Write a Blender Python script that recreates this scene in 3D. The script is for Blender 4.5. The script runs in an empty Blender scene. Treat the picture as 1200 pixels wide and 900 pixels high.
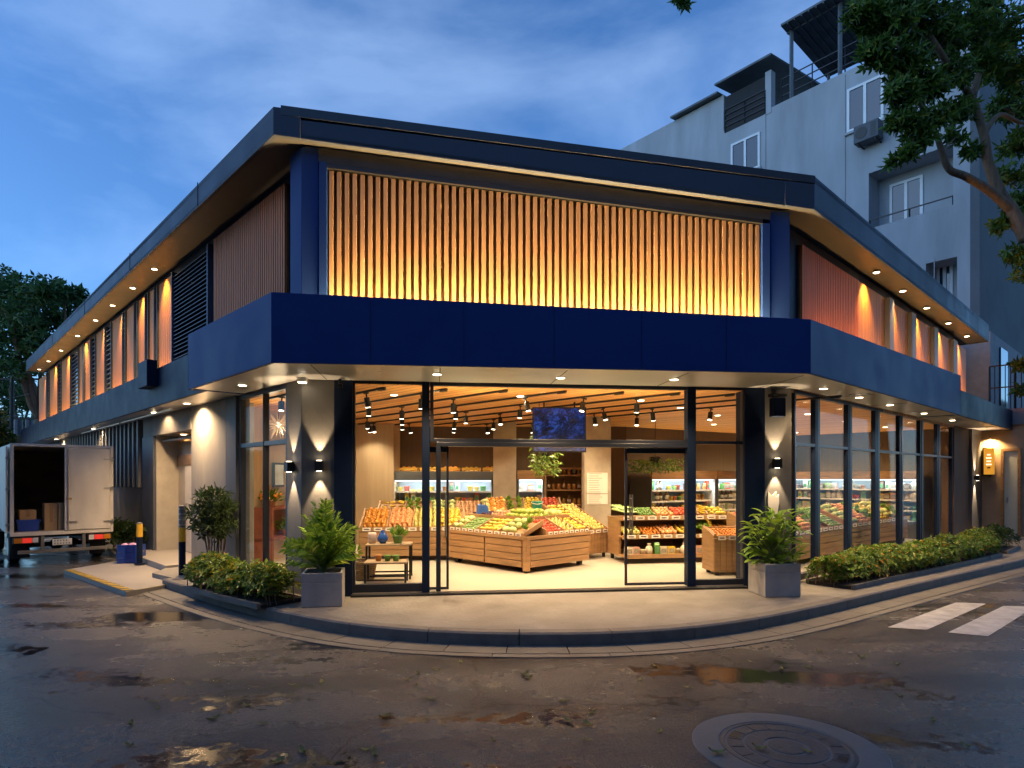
import bpy, bmesh, math, random
from mathutils import Vector, Matrix, Euler
random.seed(7)
SC = bpy.context.scene
COL = SC.collection
rad = math.radians

# ------------------------------------------------------------------ camera
FPX, HZ, CAMZ = 743.0, 560.0, 1.8
cam_d = bpy.data.cameras.new("camera"); cam = bpy.data.objects.new("camera", cam_d); COL.objects.link(cam)
cam.location = (0, 0, CAMZ); cam.rotation_euler = (rad(90), 0, 0)
cam_d.sensor_width = 36; cam_d.lens = 36*FPX/1200; cam_d.shift_y = (HZ-450)/1200
cam_d.clip_start = .05; cam_d.clip_end = 2000
SC.camera = cam
# ------------------------------------------------------------------ world + sun
SUN_EL, SUN_AZ = 28.0, -112.0          # azimuth clockwise from +Y
wd = bpy.data.worlds.new("World"); SC.world = wd; wd.use_nodes = True
nt = wd.node_tree; nt.nodes.clear()
def N(t, typ, **kw):
    n = t.nodes.new(typ)
    for k, v in kw.items():
        if k in n.inputs.keys(): n.inputs[k].default_value = v
        else: setattr(n, k, v)
    return n
out = N(nt, 'ShaderNodeOutputWorld'); bg = N(nt, 'ShaderNodeBackground'); bg.inputs['Strength'].default_value = .058
sky = N(nt, 'ShaderNodeTexSky'); sky.sky_type = 'NISHITA'; sky.sun_disc = False
sky.sun_elevation = rad(SUN_EL); sky.sun_rotation = rad(SUN_AZ); sky.air_density = 1.0; sky.dust_density = .4; sky.ozone_density = 4.0
tint = N(nt, 'ShaderNodeMix', data_type='RGBA', blend_type='MULTIPLY'); tint.inputs[0].default_value = 1
tint.inputs[7].default_value = (.84, 1.27, 1.70, 1)
tc = N(nt, 'ShaderNodeTexCoord')
mp = N(nt, 'ShaderNodeMapping'); mp.inputs['Scale'].default_value = (1.0, 1.0, 2.3); mp.inputs['Rotation'].default_value = (.12, .30, .4)
n1 = N(nt, 'ShaderNodeTexNoise'); n1.inputs['Scale'].default_value = 2.3; n1.inputs['Detail'].default_value = 7; n1.inputs['Roughness'].default_value = .55; n1.inputs['Distortion'].default_value = .35
r1 = N(nt, 'ShaderNodeValToRGB'); r1.color_ramp.elements[0].position = .42; r1.color_ramp.elements[1].position = .66
r1.color_ramp.elements[0].color = (0, 0, 0, 1); r1.color_ramp.elements[1].color = (1, 1, 1, 1)
cl = N(nt, 'ShaderNodeMix', data_type='RGBA', blend_type='MIX')
add = N(nt, 'ShaderNodeMix', data_type='RGBA', blend_type='ADD'); add.inputs[0].default_value = 1; add.inputs[7].default_value = (3.2, 4.0, 4.6, 1)
ml = N(nt, 'ShaderNodeMath', operation='MULTIPLY'); ml.inputs[1].default_value = .42
nt.links.new(tc.outputs['Generated'], mp.inputs['Vector']); nt.links.new(mp.outputs[0], n1.inputs['Vector'])
nt.links.new(n1.outputs['Fac'], r1.inputs['Fac']); nt.links.new(r1.outputs['Color'], ml.inputs[0]); nt.links.new(ml.outputs[0], cl.inputs[0])
nt.links.new(sky.outputs[0], tint.inputs[6]); nt.links.new(tint.outputs[2], cl.inputs[6]); nt.links.new(tint.outputs[2], add.inputs[6]); nt.links.new(add.outputs[2], cl.inputs[7])
nt.links.new(cl.outputs[2], bg.inputs['Color']); nt.links.new(bg.outputs[0], out.inputs['Surface'])
sd = bpy.data.lights.new("sun", 'SUN'); sd.energy = .05; sd.angle = rad(40); sd.color = (.75, .85, 1.0)
sun = bpy.data.objects.new("sun", sd); COL.objects.link(sun)
el, az = rad(22), rad(SUN_AZ)
sdir = Vector((math.sin(az)*math.cos(el), math.cos(az)*math.cos(el), math.sin(el)))
sun.rotation_euler = (-sdir).to_track_quat('-Z', 'Y').to_euler()
vs = SC.view_settings; vs.view_transform = 'Standard'; vs.look = 'None'; vs.exposure = 1.1; vs.gamma = 1; vs.use_curve_mapping = False
SC.render.engine = 'CYCLES'
cy = SC.cycles; cy.max_bounces = 8; cy.diffuse_bounces = 4; cy.glossy_bounces = 4; cy.transparent_max_bounces = 16; cy.transmission_bounces = 4
cy.caustics_reflective = False; cy.caustics_refractive = False; cy.sample_clamp_indirect = 4; cy.use_denoising = True

# ------------------------------------------------------------------ helpers
def tag(o, label=None, cat=None, group=None, kind=None):
    if label: o['label'] = label
    if cat: o['category'] = cat
    if group: o['group'] = group
    if kind: o['kind'] = kind
    return o
def thing(name, loc, label, cat, group=None, rz=0):
    o = bpy.data.objects.new(name, None); COL.objects.link(o); o.location = loc; o.rotation_euler = (0, 0, rz); o.empty_display_size = .2
    return tag(o, label, cat, group)
KIDS = {}
def dup(o, loc=None, rz=None, label=None, group=None, parent=None, scale=None):
    c = o.copy(); COL.objects.link(c)
    if loc is not None: c.location = loc
    if rz is not None: c.rotation_euler = (0, 0, rz)
    if scale is not None: c.scale = scale if hasattr(scale, '__len__') else (scale,)*3
    if label: c['label'] = label
    if group: c['group'] = group
    if parent: c.parent = parent
    for ch in KIDS.get(o.name, []):
        dup(ch, parent=c)
    KIDS.setdefault(c.name, [])
    if parent: KIDS.setdefault(parent.name, []).append(c)
    return c
def wloc(o):
    v = Vector((0, 0, 0))
    while o is not None: v += o.location; o = o.parent
    return v
class MB:
    def __init__(s): s.v = []; s.f = []; s.m = []
    def poly(s, pts, mi=0):
        b = len(s.v); s.v += [Vector(p) for p in pts]; s.f.append(tuple(range(b, b+len(pts)))); s.m.append(mi); return s
    def mesh(s, vs, fs, mi=0):
        b = len(s.v); s.v += [Vector(p) for p in vs]
        for f in fs: s.f.append(tuple(b+i for i in f)); s.m.append(mi)
        return s
    BF = [(0, 3, 2, 1), (4, 5, 6, 7), (0, 1, 5, 4), (1, 2, 6, 5), (2, 3, 7, 6), (3, 0, 4, 7)]
    def b8(s, p, mi=0): return s.mesh(p, MB.BF, mi)
    def box(s, x0, x1, y0, y1, z0, z1, mi=0, fr=None):
        p = [(x0, y0, z0), (x1, y0, z0), (x1, y1, z0), (x0, y1, z0), (x0, y0, z1), (x1, y0, z1), (x1, y1, z1), (x0, y1, z1)]
        if fr: p = [fr(*q) for q in p]
        return s.b8(p, mi)
    def bar(s, a, b, w, h=None, mi=0, up=(0, 0, 1)):
        a, b = Vector(a), Vector(b); d = (b-a).normalized(); h = h or w
        u = Vector(up)
        if abs(d.dot(u)) > .98: u = Vector((1, 0, 0))
        x = d.cross(u).normalized()*w/2; y = x.cross(d).normalized()*h/2
        return s.b8([a-x-y, a+x-y, a+x+y, a-x+y, b-x-y, b+x-y, b+x+y, b-x+y], mi)
    def prism(s, poly, z0, z1, mi=0, top=None, bot=None):
        n = len(poly); f0 = z0 if callable(z0) else (lambda i: z0); f1 = z1 if callable(z1) else (lambda i: z1)
        lo = [(p[0], p[1], f0(i)) for i, p in enumerate(poly)]; hi = [(p[0], p[1], f1(i)) for i, p in enumerate(poly)]
        b = len(s.v); s.v += [Vector(p) for p in lo+hi]
        for i in range(n):
            j = (i+1) % n; s.f.append((b+i, b+j, b+n+j, b+n+i)); s.m.append(mi)
        s.f.append(tuple(b+i for i in reversed(range(n)))); s.m.append(mi if bot is None else bot)
        s.f.append(tuple(b+n+i for i in range(n))); s.m.append(mi if top is None else top)
        return s
    def tube(s, pts, r, n=8, mi=0, cap=True):
        pts = [Vector(p) for p in pts]; R = r if hasattr(r, '__len__') else [r]*len(pts)
        rings = []; ref = None
        for i, p in enumerate(pts):
            d = (pts[min(i+1, len(pts)-1)]-pts[max(i-1, 0)])
            d = d.normalized() if d.length > 1e-9 else Vector((0, 0, 1))
            if ref is None: ref = d.orthogonal().normalized()
            x = (ref-d*ref.dot(d)); x = x.normalized() if x.length > 1e-6 else d.orthogonal().normalized(); ref = x
            y = d.cross(x)
            b = len(s.v); s.v += [p+(x*math.cos(2*math.pi*k/n)+y*math.sin(2*math.pi*k/n))*R[i] for k in range(n)]; rings.append(b)
        for a, b in zip(rings, rings[1:]):
            for k in range(n):
                j = (k+1) % n; s.f.append((a+k, a+j, b+j, b+k)); s.m.append(mi)
        if cap:
            s.f.append(tuple(rings[0]+k for k in reversed(range(n)))); s.m.append(mi)
            s.f.append(tuple(rings[-1]+k for k in range(n))); s.m.append(mi)
        return s
    def lathe(s, c, prof, n=16, mi=0):
        return s.tube([(c[0], c[1], c[2]+z) for _, z in prof], [max(r, 1e-4) for r, _ in prof], n, mi) if all(abs(prof[i][1]-prof[i+1][1]) > 1e-6 for i in range(len(prof)-1)) else s._lathe(c, prof, n, mi)
    def _lathe(s, c, prof, n, mi):
        rings = []
        for r, z in prof:
            b = len(s.v); r = max(r, 1e-4)
            s.v += [Vector((c[0]+r*math.cos(2*math.pi*k/n), c[1]+r*math.sin(2*math.pi*k/n), c[2]+z)) for k in range(n)]; rings.append(b)
        for a, b in zip(rings, rings[1:]):
            for k in range(n):
                j = (k+1) % n; s.f.append((a+k, a+j, b+j, b+k)); s.m.append(mi)
        s.f.append(tuple(rings[0]+k for k in reversed(range(n)))); s.m.append(mi)
        s.f.append(tuple(rings[-1]+k for k in range(n))); s.m.append(mi)
        return s
    def ell(s, c, r, nu=10, nv=7, mi=0, rot=None, jit=0):
        vs = []; c = Vector(c); r = r if hasattr(r, '__len__') else (r, r, r)
        for i in range(1, nv):
            t = math.pi*i/nv
            for k in range(nu):
                a = 2*math.pi*k/nu; q = 1+random.uniform(-jit, jit)
                vs.append(Vector((r[0]*math.sin(t)*math.cos(a)*q, r[1]*math.sin(t)*math.sin(a)*q, r[2]*math.cos(t)*q)))
        vs += [Vector((0, 0, r[2])), Vector((0, 0, -r[2]))]
        if rot: vs = [rot @ v for v in vs]
        fs = []
        for i in range(nv-2):
            for k in range(nu):
                j = (k+1) % nu; fs.append((i*nu+k, (i+1)*nu+k, (i+1)*nu+j, i*nu+j))
        T, B = len(vs)-2, len(vs)-1
        for k in range(nu):
            j = (k+1) % nu; fs.append((T, k, j)); fs.append((B, (nv-2)*nu+j, (nv-2)*nu+k))
        return s.mesh([c+v for v in vs], fs, mi)
    def build(s, name, mats, parent=None, world=False, loc=None, smooth=False, bev=0, fix=True):
        off = wloc(parent) if (parent is not None and world) else Vector(loc) if loc is not None else Vector((0, 0, 0))
        me = bpy.data.meshes.new(name); me.from_pydata([tuple(v-off) for v in s.v], [], s.f)
        mats = mats if isinstance(mats, (list, tuple)) else [mats]
        for m in mats: me.materials.append(m)
        me.polygons.foreach_set('material_index', s.m)
        if fix:
            bm = bmesh.new(); bm.from_mesh(me); bmesh.ops.recalc_face_normals(bm, faces=bm.faces); bm.to_mesh(me); bm.free()
        if smooth: me.polygons.foreach_set('use_smooth', [True]*len(me.polygons))
        o = bpy.data.objects.new(name, me); COL.objects.link(o); KIDS[o.name] = []
        if parent is not None: o.parent = parent; KIDS.setdefault(parent.name, []).append(o)
        elif loc is not None: o.location = loc
        if bev:
            md = o.modifiers.new("bevel", 'BEVEL'); md.width = bev; md.segments = 2; md.limit_method = 'ANGLE'; md.angle_limit = rad(40)
        return o
def lamp(kind, loc, power, color=(1, .72, .42), parent=None, aim=(0, 0, -1), angle=90, blend=.6, radius=.03, size=None):
    d = bpy.data.lights.new("light", kind); d.energy = power; d.color = color
    if kind == 'SPOT': d.spot_size = rad(angle); d.spot_blend = blend; d.shadow_soft_size = radius
    elif kind == 'AREA':
        d.shape = 'RECTANGLE'; d.size, d.size_y = size
    else: d.shadow_soft_size = radius
    o = bpy.data.objects.new("light", d); COL.objects.link(o); o.location = loc
    o.rotation_euler = Vector(aim).to_track_quat('-Z', 'Y').to_euler()
    if parent is not None: o.parent = parent; KIDS.setdefault(parent.name, []).append(o)
    return o

# ------------------------------------------------------------------ materials
MATS = {}
def mat(name, col, rough=.6, metal=0., var=.15, scale=4., stretch=(1, 1, 1), bump=0., bscale=None, detail=5, spec=.5, col2=None, rvar=0., coat=0):
    if name in MATS: return MATS[name]
    m = bpy.data.materials.new(name); m.use_nodes = True; t = m.node_tree; p = t.nodes['Principled BSDF']
    p.inputs['Roughness'].default_value = rough; p.inputs['Metallic'].default_value = metal; p.inputs['Specular IOR Level'].default_value = spec
    if coat: p.inputs['Coat Weight'].default_value = coat
    c = N(t, 'ShaderNodeTexCoord'); mpn = N(t, 'ShaderNodeMapping'); mpn.inputs['Scale'].default_value = stretch
    no = N(t, 'ShaderNodeTexNoise'); no.inputs['Scale'].default_value = scale; no.inputs['Detail'].default_value = detail; no.inputs['Roughness'].default_value = .6
    t.links.new(c.outputs['Object'], mpn.inputs[0]); t.links.new(mpn.outputs[0], no.inputs['Vector'])
    rp = N(t, 'ShaderNodeValToRGB'); e = rp.color_ramp.elements
    a = col; b = col2
    if b is None: a = tuple(x*(1-var) for x in col); b = tuple(min(x*(1+var), 1) for x in col)
    e[0].position, e[1].position = .3, .7; e[0].color = (*a, 1); e[1].color = (*b, 1)
    t.links.new(no.outputs['Fac'], rp.inputs[0]); t.links.new(rp.outputs[0], p.inputs['Base Color'])
    if rvar:
        mr = N(t, 'ShaderNodeMapRange'); mr.inputs[3].default_value = max(rough-rvar, .03); mr.inputs[4].default_value = min(rough+rvar, 1)
        mr.inputs[1].default_value = .3; mr.inputs[2].default_value = .7
        t.links.new(no.outputs['Fac'], mr.inputs[0]); t.links.new(mr.outputs[0], p.inputs['Roughness'])
    if bump:
        nb = N(t, 'ShaderNodeTexNoise'); nb.inputs['Scale'].default_value = bscale or scale*8; nb.inputs['Detail'].default_value = 4
        t.links.new(mpn.outputs[0], nb.inputs['Vector'])
        bn = N(t, 'ShaderNodeBump'); bn.inputs['Strength'].default_value = bump; bn.inputs['Distance'].default_value = .02
        t.links.new(nb.outputs['Fac'], bn.inputs['Height']); t.links.new(bn.outputs[0], p.inputs['Normal'])
    MATS[name] = m; return m
def emis(name, col, strength):
    if name in MATS: return MATS[name]
    m = bpy.data.materials.new(name); m.use_nodes = True; p = m.node_tree.nodes['Principled BSDF']
    p.inputs['Base Color'].default_value = (.8, .8, .8, 1); p.inputs['Emission Color'].default_value = (*col, 1); p.inputs['Emission Strength'].default_value = strength
    MATS[name] = m; return m
def glass(name, tint=(.93, .95, .95), gl=1.0):
    m = bpy.data.materials.new(name); m.use_nodes = True; t = m.node_tree; t.nodes.clear()
    o = N(t, 'ShaderNodeOutputMaterial'); mx = N(t, 'ShaderNodeMixShader'); tr = N(t, 'ShaderNodeBsdfTransparent'); g = N(t, 'ShaderNodeBsdfGlossy')
    tr.inputs[0].default_value = (*tint, 1); g.inputs['Roughness'].default_value = .0; g.inputs[0].default_value = (gl, gl, gl, 1)
    lw = N(t, 'ShaderNodeLayerWeight'); lw.inputs['Blend'].default_value = .5; pw_ = N(t, 'ShaderNodeMath', operation='POWER'); pw_.inputs[1].default_value = 5.0; f = N(t, 'ShaderNodeMath', operation='MULTIPLY_ADD'); f.inputs[1].default_value = .20; f.inputs[2].default_value = .012
    t.links.new(lw.outputs['Facing'], pw_.inputs[0]); t.links.new(pw_.outputs[0], f.inputs[0]); t.links.new(f.outputs[0], mx.inputs[0]); t.links.new(tr.outputs[0], mx.inputs[1]); t.links.new(g.outputs[0], mx.inputs[2]); t.links.new(mx.outputs[0], o.inputs[0])
    MATS[name] = m; return m
def leafmat(name, c1, c2, c3=None, scale=3.0, trans=.25):
    m = bpy.data.materials.new(name); m.use_nodes = True; t = m.node_tree; p = t.nodes['Principled BSDF']; o = t.nodes['Material Output']
    p.inputs['Roughness'].default_value = .45; p.inputs['Specular IOR Level'].default_value = .35
    g = N(t, 'ShaderNodeNewGeometry'); rp = N(t, 'ShaderNodeValToRGB'); e = rp.color_ramp.elements
    e[0].color = (*c1, 1); e[1].color = (*c2, 1)
    if c3: x = e.new(.88); x.color = (*c2, 1); e[-1].color = (*c3, 1); e[-1].position = 1
    t.links.new(g.outputs['Random Per Island'], rp.inputs[0]); t.links.new(rp.outputs[0], p.inputs['Base Color'])
    tl = N(t, 'ShaderNodeBsdfTranslucent'); mx = N(t, 'ShaderNodeMixShader'); mx.inputs[0].default_value = trans
    t.links.new(rp.outputs[0], tl.inputs[0]); t.links.new(p.outputs[0], mx.inputs[1]); t.links.new(tl.outputs[0], mx.inputs[2]); t.links.new(mx.outputs[0], o.inputs[0])
    MATS[name] = m; return m

navy = mat('navy_panel', (.016, .045, .18), .5, spec=.14, var=.06, scale=1.2, rvar=.06)
navy_dark = mat('navy_metal', (.008, .017, .045), .48, spec=.14, var=.1, scale=2, rvar=.06)
fascia_m = mat('fascia_metal', (.066, .078, .105), .5, spec=.2, var=.08, scale=1.5, rvar=.08)
cap_m = mat('roof_cap_metal', (.036, .044, .058), .45, var=.1, scale=2)
soffit_m = mat('soffit_panel', (.085, .08, .077), .5, var=.08, scale=1.5, rvar=.08)
canopy_soffit = mat('canopy_soffit_panel', (.42, .42, .42), .34, metal=.35, var=.06, scale=1.1, rvar=.08)
lintel_m = mat('dark_lintel', (.07, .062, .06), .6, var=.12)
conc = mat('concrete_render', (.22, .205, .185), .75, var=.14, scale=2.2, stretch=(1, 1, .35), bump=.12, bscale=40)
conc_col = mat('column_concrete', (.125, .12, .114), .7, var=.12, scale=2.5, stretch=(1, 1, .3), bump=.12, bscale=45)
dark_wall = mat('dark_clad', (.075, .082, .095), .6, var=.15, scale=3)
ribmat = mat('rib_metal', (.17, .17, .175), .5, var=.15, scale=3, stretch=(1, 1, .3))
louvre_m = mat('louvre_blue_grey', (.05, .075, .12), .5, var=.12, scale=4)
slat_m = mat('slat_wood', (.48, .255, .105), .55, var=.28, scale=2.2, stretch=(9, 9, .5), bump=.05)
slat_red = mat('slat_red_wood', (.72, .20, .05), .6, var=.22, scale=2.5, stretch=(8, 8, .5))
amber_panel = mat('amber_wood', (.58, .21, .016), .55, var=.18, scale=2.2, stretch=(8, 8, .4))
back_wood = mat('backing_wood', (.15, .075, .03), .7, var=.2, scale=3, stretch=(6, 6, .6))
frame_m = mat('frame_metal', (.018, .024, .042), .38, metal=.2, var=.08, scale=3)
steel_dark = mat('dark_steel', (.03, .03, .032), .42, metal=.5, var=.1)
steel = mat('brushed_steel', (.5, .5, .5), .32, metal=.9, var=.08, scale=20)
black = mat('black_satin', (.012, .012, .013), .45, var=.1)
rubber = mat('black_rubber', (.015, .015, .015), .8, var=.2)
glass_m = glass('clear_glass')
glass_dark = mat('dark_pane', (.022, .045, .075), .08, var=.15, scale=.8, spec=.8)
floor_m = mat('cream_tile', (.46, .41, .335), .38, var=.025, scale=1.5)
def planks(name, c1, c2, ang, pitch):
    m = bpy.data.materials.new(name); m.use_nodes = True; t = m.node_tree; p = t.nodes['Principled BSDF']; p.inputs['Roughness'].default_value = .5
    c = N(t, 'ShaderNodeTexCoord'); mp_ = N(t, 'ShaderNodeMapping'); mp_.inputs['Rotation'].default_value = (0, 0, -ang); t.links.new(c.outputs['Object'], mp_.inputs[0])
    s = N(t, 'ShaderNodeSeparateXYZ'); t.links.new(mp_.outputs[0], s.inputs[0])
    d = N(t, 'ShaderNodeMath', operation='DIVIDE'); d.inputs[1].default_value = pitch; t.links.new(s.outputs['Y'], d.inputs[0])
    fl = N(t, 'ShaderNodeMath', operation='FLOOR'); fr_ = N(t, 'ShaderNodeMath', operation='FRACT'); t.links.new(d.outputs[0], fl.inputs[0]); t.links.new(d.outputs[0], fr_.inputs[0])
    wn = N(t, 'ShaderNodeTexWhiteNoise', noise_dimensions='1D'); t.links.new(fl.outputs[0], wn.inputs['W'])
    m2 = N(t, 'ShaderNodeMapping'); m2.inputs['Scale'].default_value = (.8, 9, 1); t.links.new(mp_.outputs[0], m2.inputs[0])
    no = N(t, 'ShaderNodeTexNoise'); no.inputs['Scale'].default_value = 2.2; no.inputs['Detail'].default_value = 5; t.links.new(m2.outputs[0], no.inputs['Vector'])
    av = N(t, 'ShaderNodeMath', operation='MULTIPLY_ADD'); av.inputs[1].default_value = .6; t.links.new(wn.outputs['Value'], av.inputs[0]); hv = N(t, 'ShaderNodeMath', operation='MULTIPLY'); hv.inputs[1].default_value = .45; t.links.new(no.outputs['Fac'], hv.inputs[0]); t.links.new(hv.outputs[0], av.inputs[2])
    r = N(t, 'ShaderNodeValToRGB'); e = r.color_ramp.elements; e[0].position = .15; e[0].color = (*c1, 1); e[1].position = .85; e[1].color = (*c2, 1); t.links.new(av.outputs[0], r.inputs[0])
    g = N(t, 'ShaderNodeMath', operation='GREATER_THAN'); g.inputs[1].default_value = .10; t.links.new(fr_.outputs[0], g.inputs[0])
    mx = N(t, 'ShaderNodeMix', data_type='RGBA', blend_type='MIX'); mx.inputs[6].default_value = (.06, .028, .01, 1); t.links.new(g.outputs[0], mx.inputs[0]); t.links.new(r.outputs[0], mx.inputs[7]); t.links.new(mx.outputs[2], p.inputs['Base Color'])
    MATS[name] = m; return m
woodceil = planks('ceiling_wood', (.62, .27, .065), (.90, .47, .15), math.atan2(.7278, -.6857), .16)
beige = mat('beige_panel', (.46, .33, .20), .6, var=.10, scale=2, stretch=(6, 6, .3))
brown_wall = mat('brown_wall', (.085, .052, .028), .65, var=.15, scale=2.5, stretch=(7, 7, .4))
oak = mat('oak_plank', (.33, .185, .082), .5, var=.24, scale=2.0, stretch=(1.2, 1.2, 9), bump=.05)
oak_d = mat('oak_dark', (.25, .145, .07), .55, var=.22, scale=2.0, stretch=(1.2, 1.2, 9))
white_p = mat('white_paint', (.78, .78, .76), .5, var=.06, scale=2)
pillar_m = mat('pillar_stone', (.42, .36, .28), .7, var=.15, scale=3, bump=.1)
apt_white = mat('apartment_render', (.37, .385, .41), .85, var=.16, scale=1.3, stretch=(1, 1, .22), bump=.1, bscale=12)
apt_dark = mat('apartment_grey_and_shade', (.13, .15, .17), .85, var=.15, scale=.8)  # grey of posts and hut; on the side wall it paints shade
white_frame = mat('white_frame', (.75, .76, .77), .4, var=.04)
tinroof = mat('tin_roof', (.10, .115, .125), .5, metal=.3, var=.25, scale=2)
lens_w = emis('warm_lens', (1, .80, .52), 8)
lens_track = emis('track_lens', (1, .84, .60), 9)
bark = mat('bark', (.16, .105, .065), .9, var=.35, scale=6, stretch=(2, 2, .5), bump=.8, bscale=22)
soil = mat('soil', (.03, .022, .016), .95, var=.3, scale=20)
WARM = (1.0, .66, .34)
# ------------------------------------------------------------------ plan frames
def V2(x, y): return Vector((x, y))
CL, CR = V2(-2.92, 8.79), V2(4.27, 9.68)
class Fr:
    def __init__(s, C, d, n): s.C, s.d, s.n = V2(*C), V2(*d).normalized(), V2(*n).normalized()
    def __call__(s, u, o, z):
        p = s.C+s.d*u+s.n*o; return Vector((p.x, p.y, z))
    def u(s, px, o=0.0):                  # run along the wall at which the picture column px falls
        k = (px-600)/FPX; c = s.C+s.n*o
        return (k*c.y-c.x)/(s.d.x-k*s.d.y)
    def z(s, px, py, o=0.0):
        p = s.C+s.n*o+s.d*s.u(px, o); return CAMZ+(HZ-py)/FPX*p.y
dF = (CR-CL).normalized()
F = Fr(CL, dF, (dF.y, -dF.x))
L = Fr(CL, (-.6857, .7278), (-.7278, -.6857))
R = Fr(CR, (.7284, .6851), (.6851, -.7284))
def P(px, py, Y): return Vector(((px-600)/FPX*Y, Y, CAMZ+(HZ-py)/FPX*Y))
def G(px, py, z=0.0):
    Y = (CAMZ-z)*FPX/(py-HZ); return Vector(((px-600)/FPX*Y, Y, z))
def xy(v): return (v[0], v[1])
FW = (CR-CL).length
SLAB, FLOOR, SOF, CEIL = .15, .185, 3.17, 3.12

# ------------------------------------------------------------------ ground
def asphalt():
    m = bpy.data.materials.new('wet_asphalt'); m.use_nodes = True; t = m.node_tree; p = t.nodes['Principled BSDF']
    c = N(t, 'ShaderNodeTexCoord')
    def noise(sc, det=5, st=(1, 1, 1), dist=0, rough=.55):
        mp_ = N(t, 'ShaderNodeMapping'); mp_.inputs['Scale'].default_value = st; t.links.new(c.outputs['Object'], mp_.inputs[0])
        n = N(t, 'ShaderNodeTexNoise'); n.inputs['Scale'].default_value = sc; n.inputs['Detail'].default_value = det; n.inputs['Distortion'].default_value = dist; n.inputs['Roughness'].default_value = rough
        t.links.new(mp_.outputs[0], n.inputs['Vector']); return n.outputs['Fac']
    def ramp(x, a, b, ca=(0, 0, 0), cb=(1, 1, 1)):
        r = N(t, 'ShaderNodeValToRGB'); e = r.color_ramp.elements; e[0].position, e[1].position = a, b; e[0].color = (*ca, 1); e[1].color = (*cb, 1)
        t.links.new(x, r.inputs[0]); return r.outputs[0]
    def math_(op, a, b):
        n = N(t, 'ShaderNodeMath', operation=op)
        for i, v in enumerate((a, b)):
            if hasattr(v, 'links'): t.links.new(v, n.inputs[i])
            else: n.inputs[i].default_value = v
        return n.outputs[0]
    grain = noise(70, 4); mid = noise(9, 4); big = noise(.55, 6, (.7, 1.5, 1), .5); pud = noise(.62, 4, (.55, 1.6, 1), .25, .5)
    base = ramp(big, .32, .68, (.050, .045, .040), (.135, .118, .102))
    gr = ramp(grain, .35, .72, (.55, .55, .55), (1.5, 1.45, 1.4))
    mx = N(t, 'ShaderNodeMix', data_type='RGBA', blend_type='MULTIPLY'); mx.inputs[0].default_value = 1
    t.links.new(base, mx.inputs[6]); t.links.new(gr, mx.inputs[7])
    wet = ramp(math_('ADD', pud, math_('MULTIPLY', math_('SUBTRACT', mid, .5), .30)), .545, .60)                     # standing water
    damp = ramp(big, .40, .62, (1, 1, 1), (0, 0, 0))
    dk = N(t, 'ShaderNodeMix', data_type='RGBA', blend_type='MIX'); t.links.new(wet, dk.inputs[0]); t.links.new(mx.outputs[2], dk.inputs[6]); dk.inputs[7].default_value = (.018, .018, .019, 1)
    # cracks
    vo = N(t, 'ShaderNodeTexVoronoi', feature='DISTANCE_TO_EDGE'); vo.inputs['Scale'].default_value = .33
    dn = N(t, 'ShaderNodeTexNoise'); dn.inputs['Scale'].default_value = 2.2; dn.inputs['Detail'].default_value = 5
    t.links.new(c.outputs['Object'], dn.inputs['Vector'])
    va = N(t, 'ShaderNodeVectorMath', operation='MULTIPLY_ADD'); va.inputs[1].default_value = (.7, .7, .7)
    t.links.new(dn.outputs['Color'], va.inputs[0]); t.links.new(c.outputs['Object'], va.inputs[2]); t.links.new(va.outputs[0], vo.inputs['Vector'])
    crack = ramp(vo.outputs['Distance'], .0, .006, (.35, .35, .35), (1, 1, 1))
    ck = N(t, 'ShaderNodeMix', data_type='RGBA', blend_type='MULTIPLY'); ck.inputs[0].default_value = 1
    t.links.new(dk.outputs[2], ck.inputs[6]); t.links.new(crack, ck.inputs[7]); t.links.new(ck.outputs[2], p.inputs['Base Color'])
    # roughness: dry .55, damp .3, water .04
    r0 = math_('MULTIPLY_ADD', damp, -.24); t.nodes[-1].inputs[2].default_value = .37
    r0 = math_('ADD', r0, math_('MULTIPLY', math_('SUBTRACT', mid, .5), .25))
    rr = N(t, 'ShaderNodeMix', data_type='FLOAT'); t.links.new(wet, rr.inputs[0]); t.links.new(r0, rr.inputs[2]); rr.inputs[3].default_value = .05
    t.links.new(rr.outputs[0], p.inputs['Roughness'])
    p.inputs['Specular IOR Level'].default_value = .55
    med = noise(26, 3); h = math_('ADD', math_('ADD', math_('MULTIPLY', grain, .7), math_('MULTIPLY', mid, .5)), math_('MULTIPLY', med, .8))
    inv = math_('SUBTRACT', 1.0, wet)
    b1 = N(t, 'ShaderNodeBump'); b1.inputs['Distance'].default_value = .02
    bs = math_('MULTIPLY_ADD', inv, .85); t.nodes[-1].inputs[2].default_value = .06; t.links.new(bs, b1.inputs['Strength']); t.links.new(h, b1.inputs['Height']); t.links.new(b1.outputs[0], p.inputs['Normal'])
    return m
asph = asphalt()
g = MB(); g.poly([(-150, -80, 0), (150, -80, 0), (150, 250, 0), (-150, 250, 0)]); o = g.build('road', asph, fix=False); tag(o, 'dark wet asphalt road with puddles in front of the shop', 'road', kind='structure')

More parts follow.
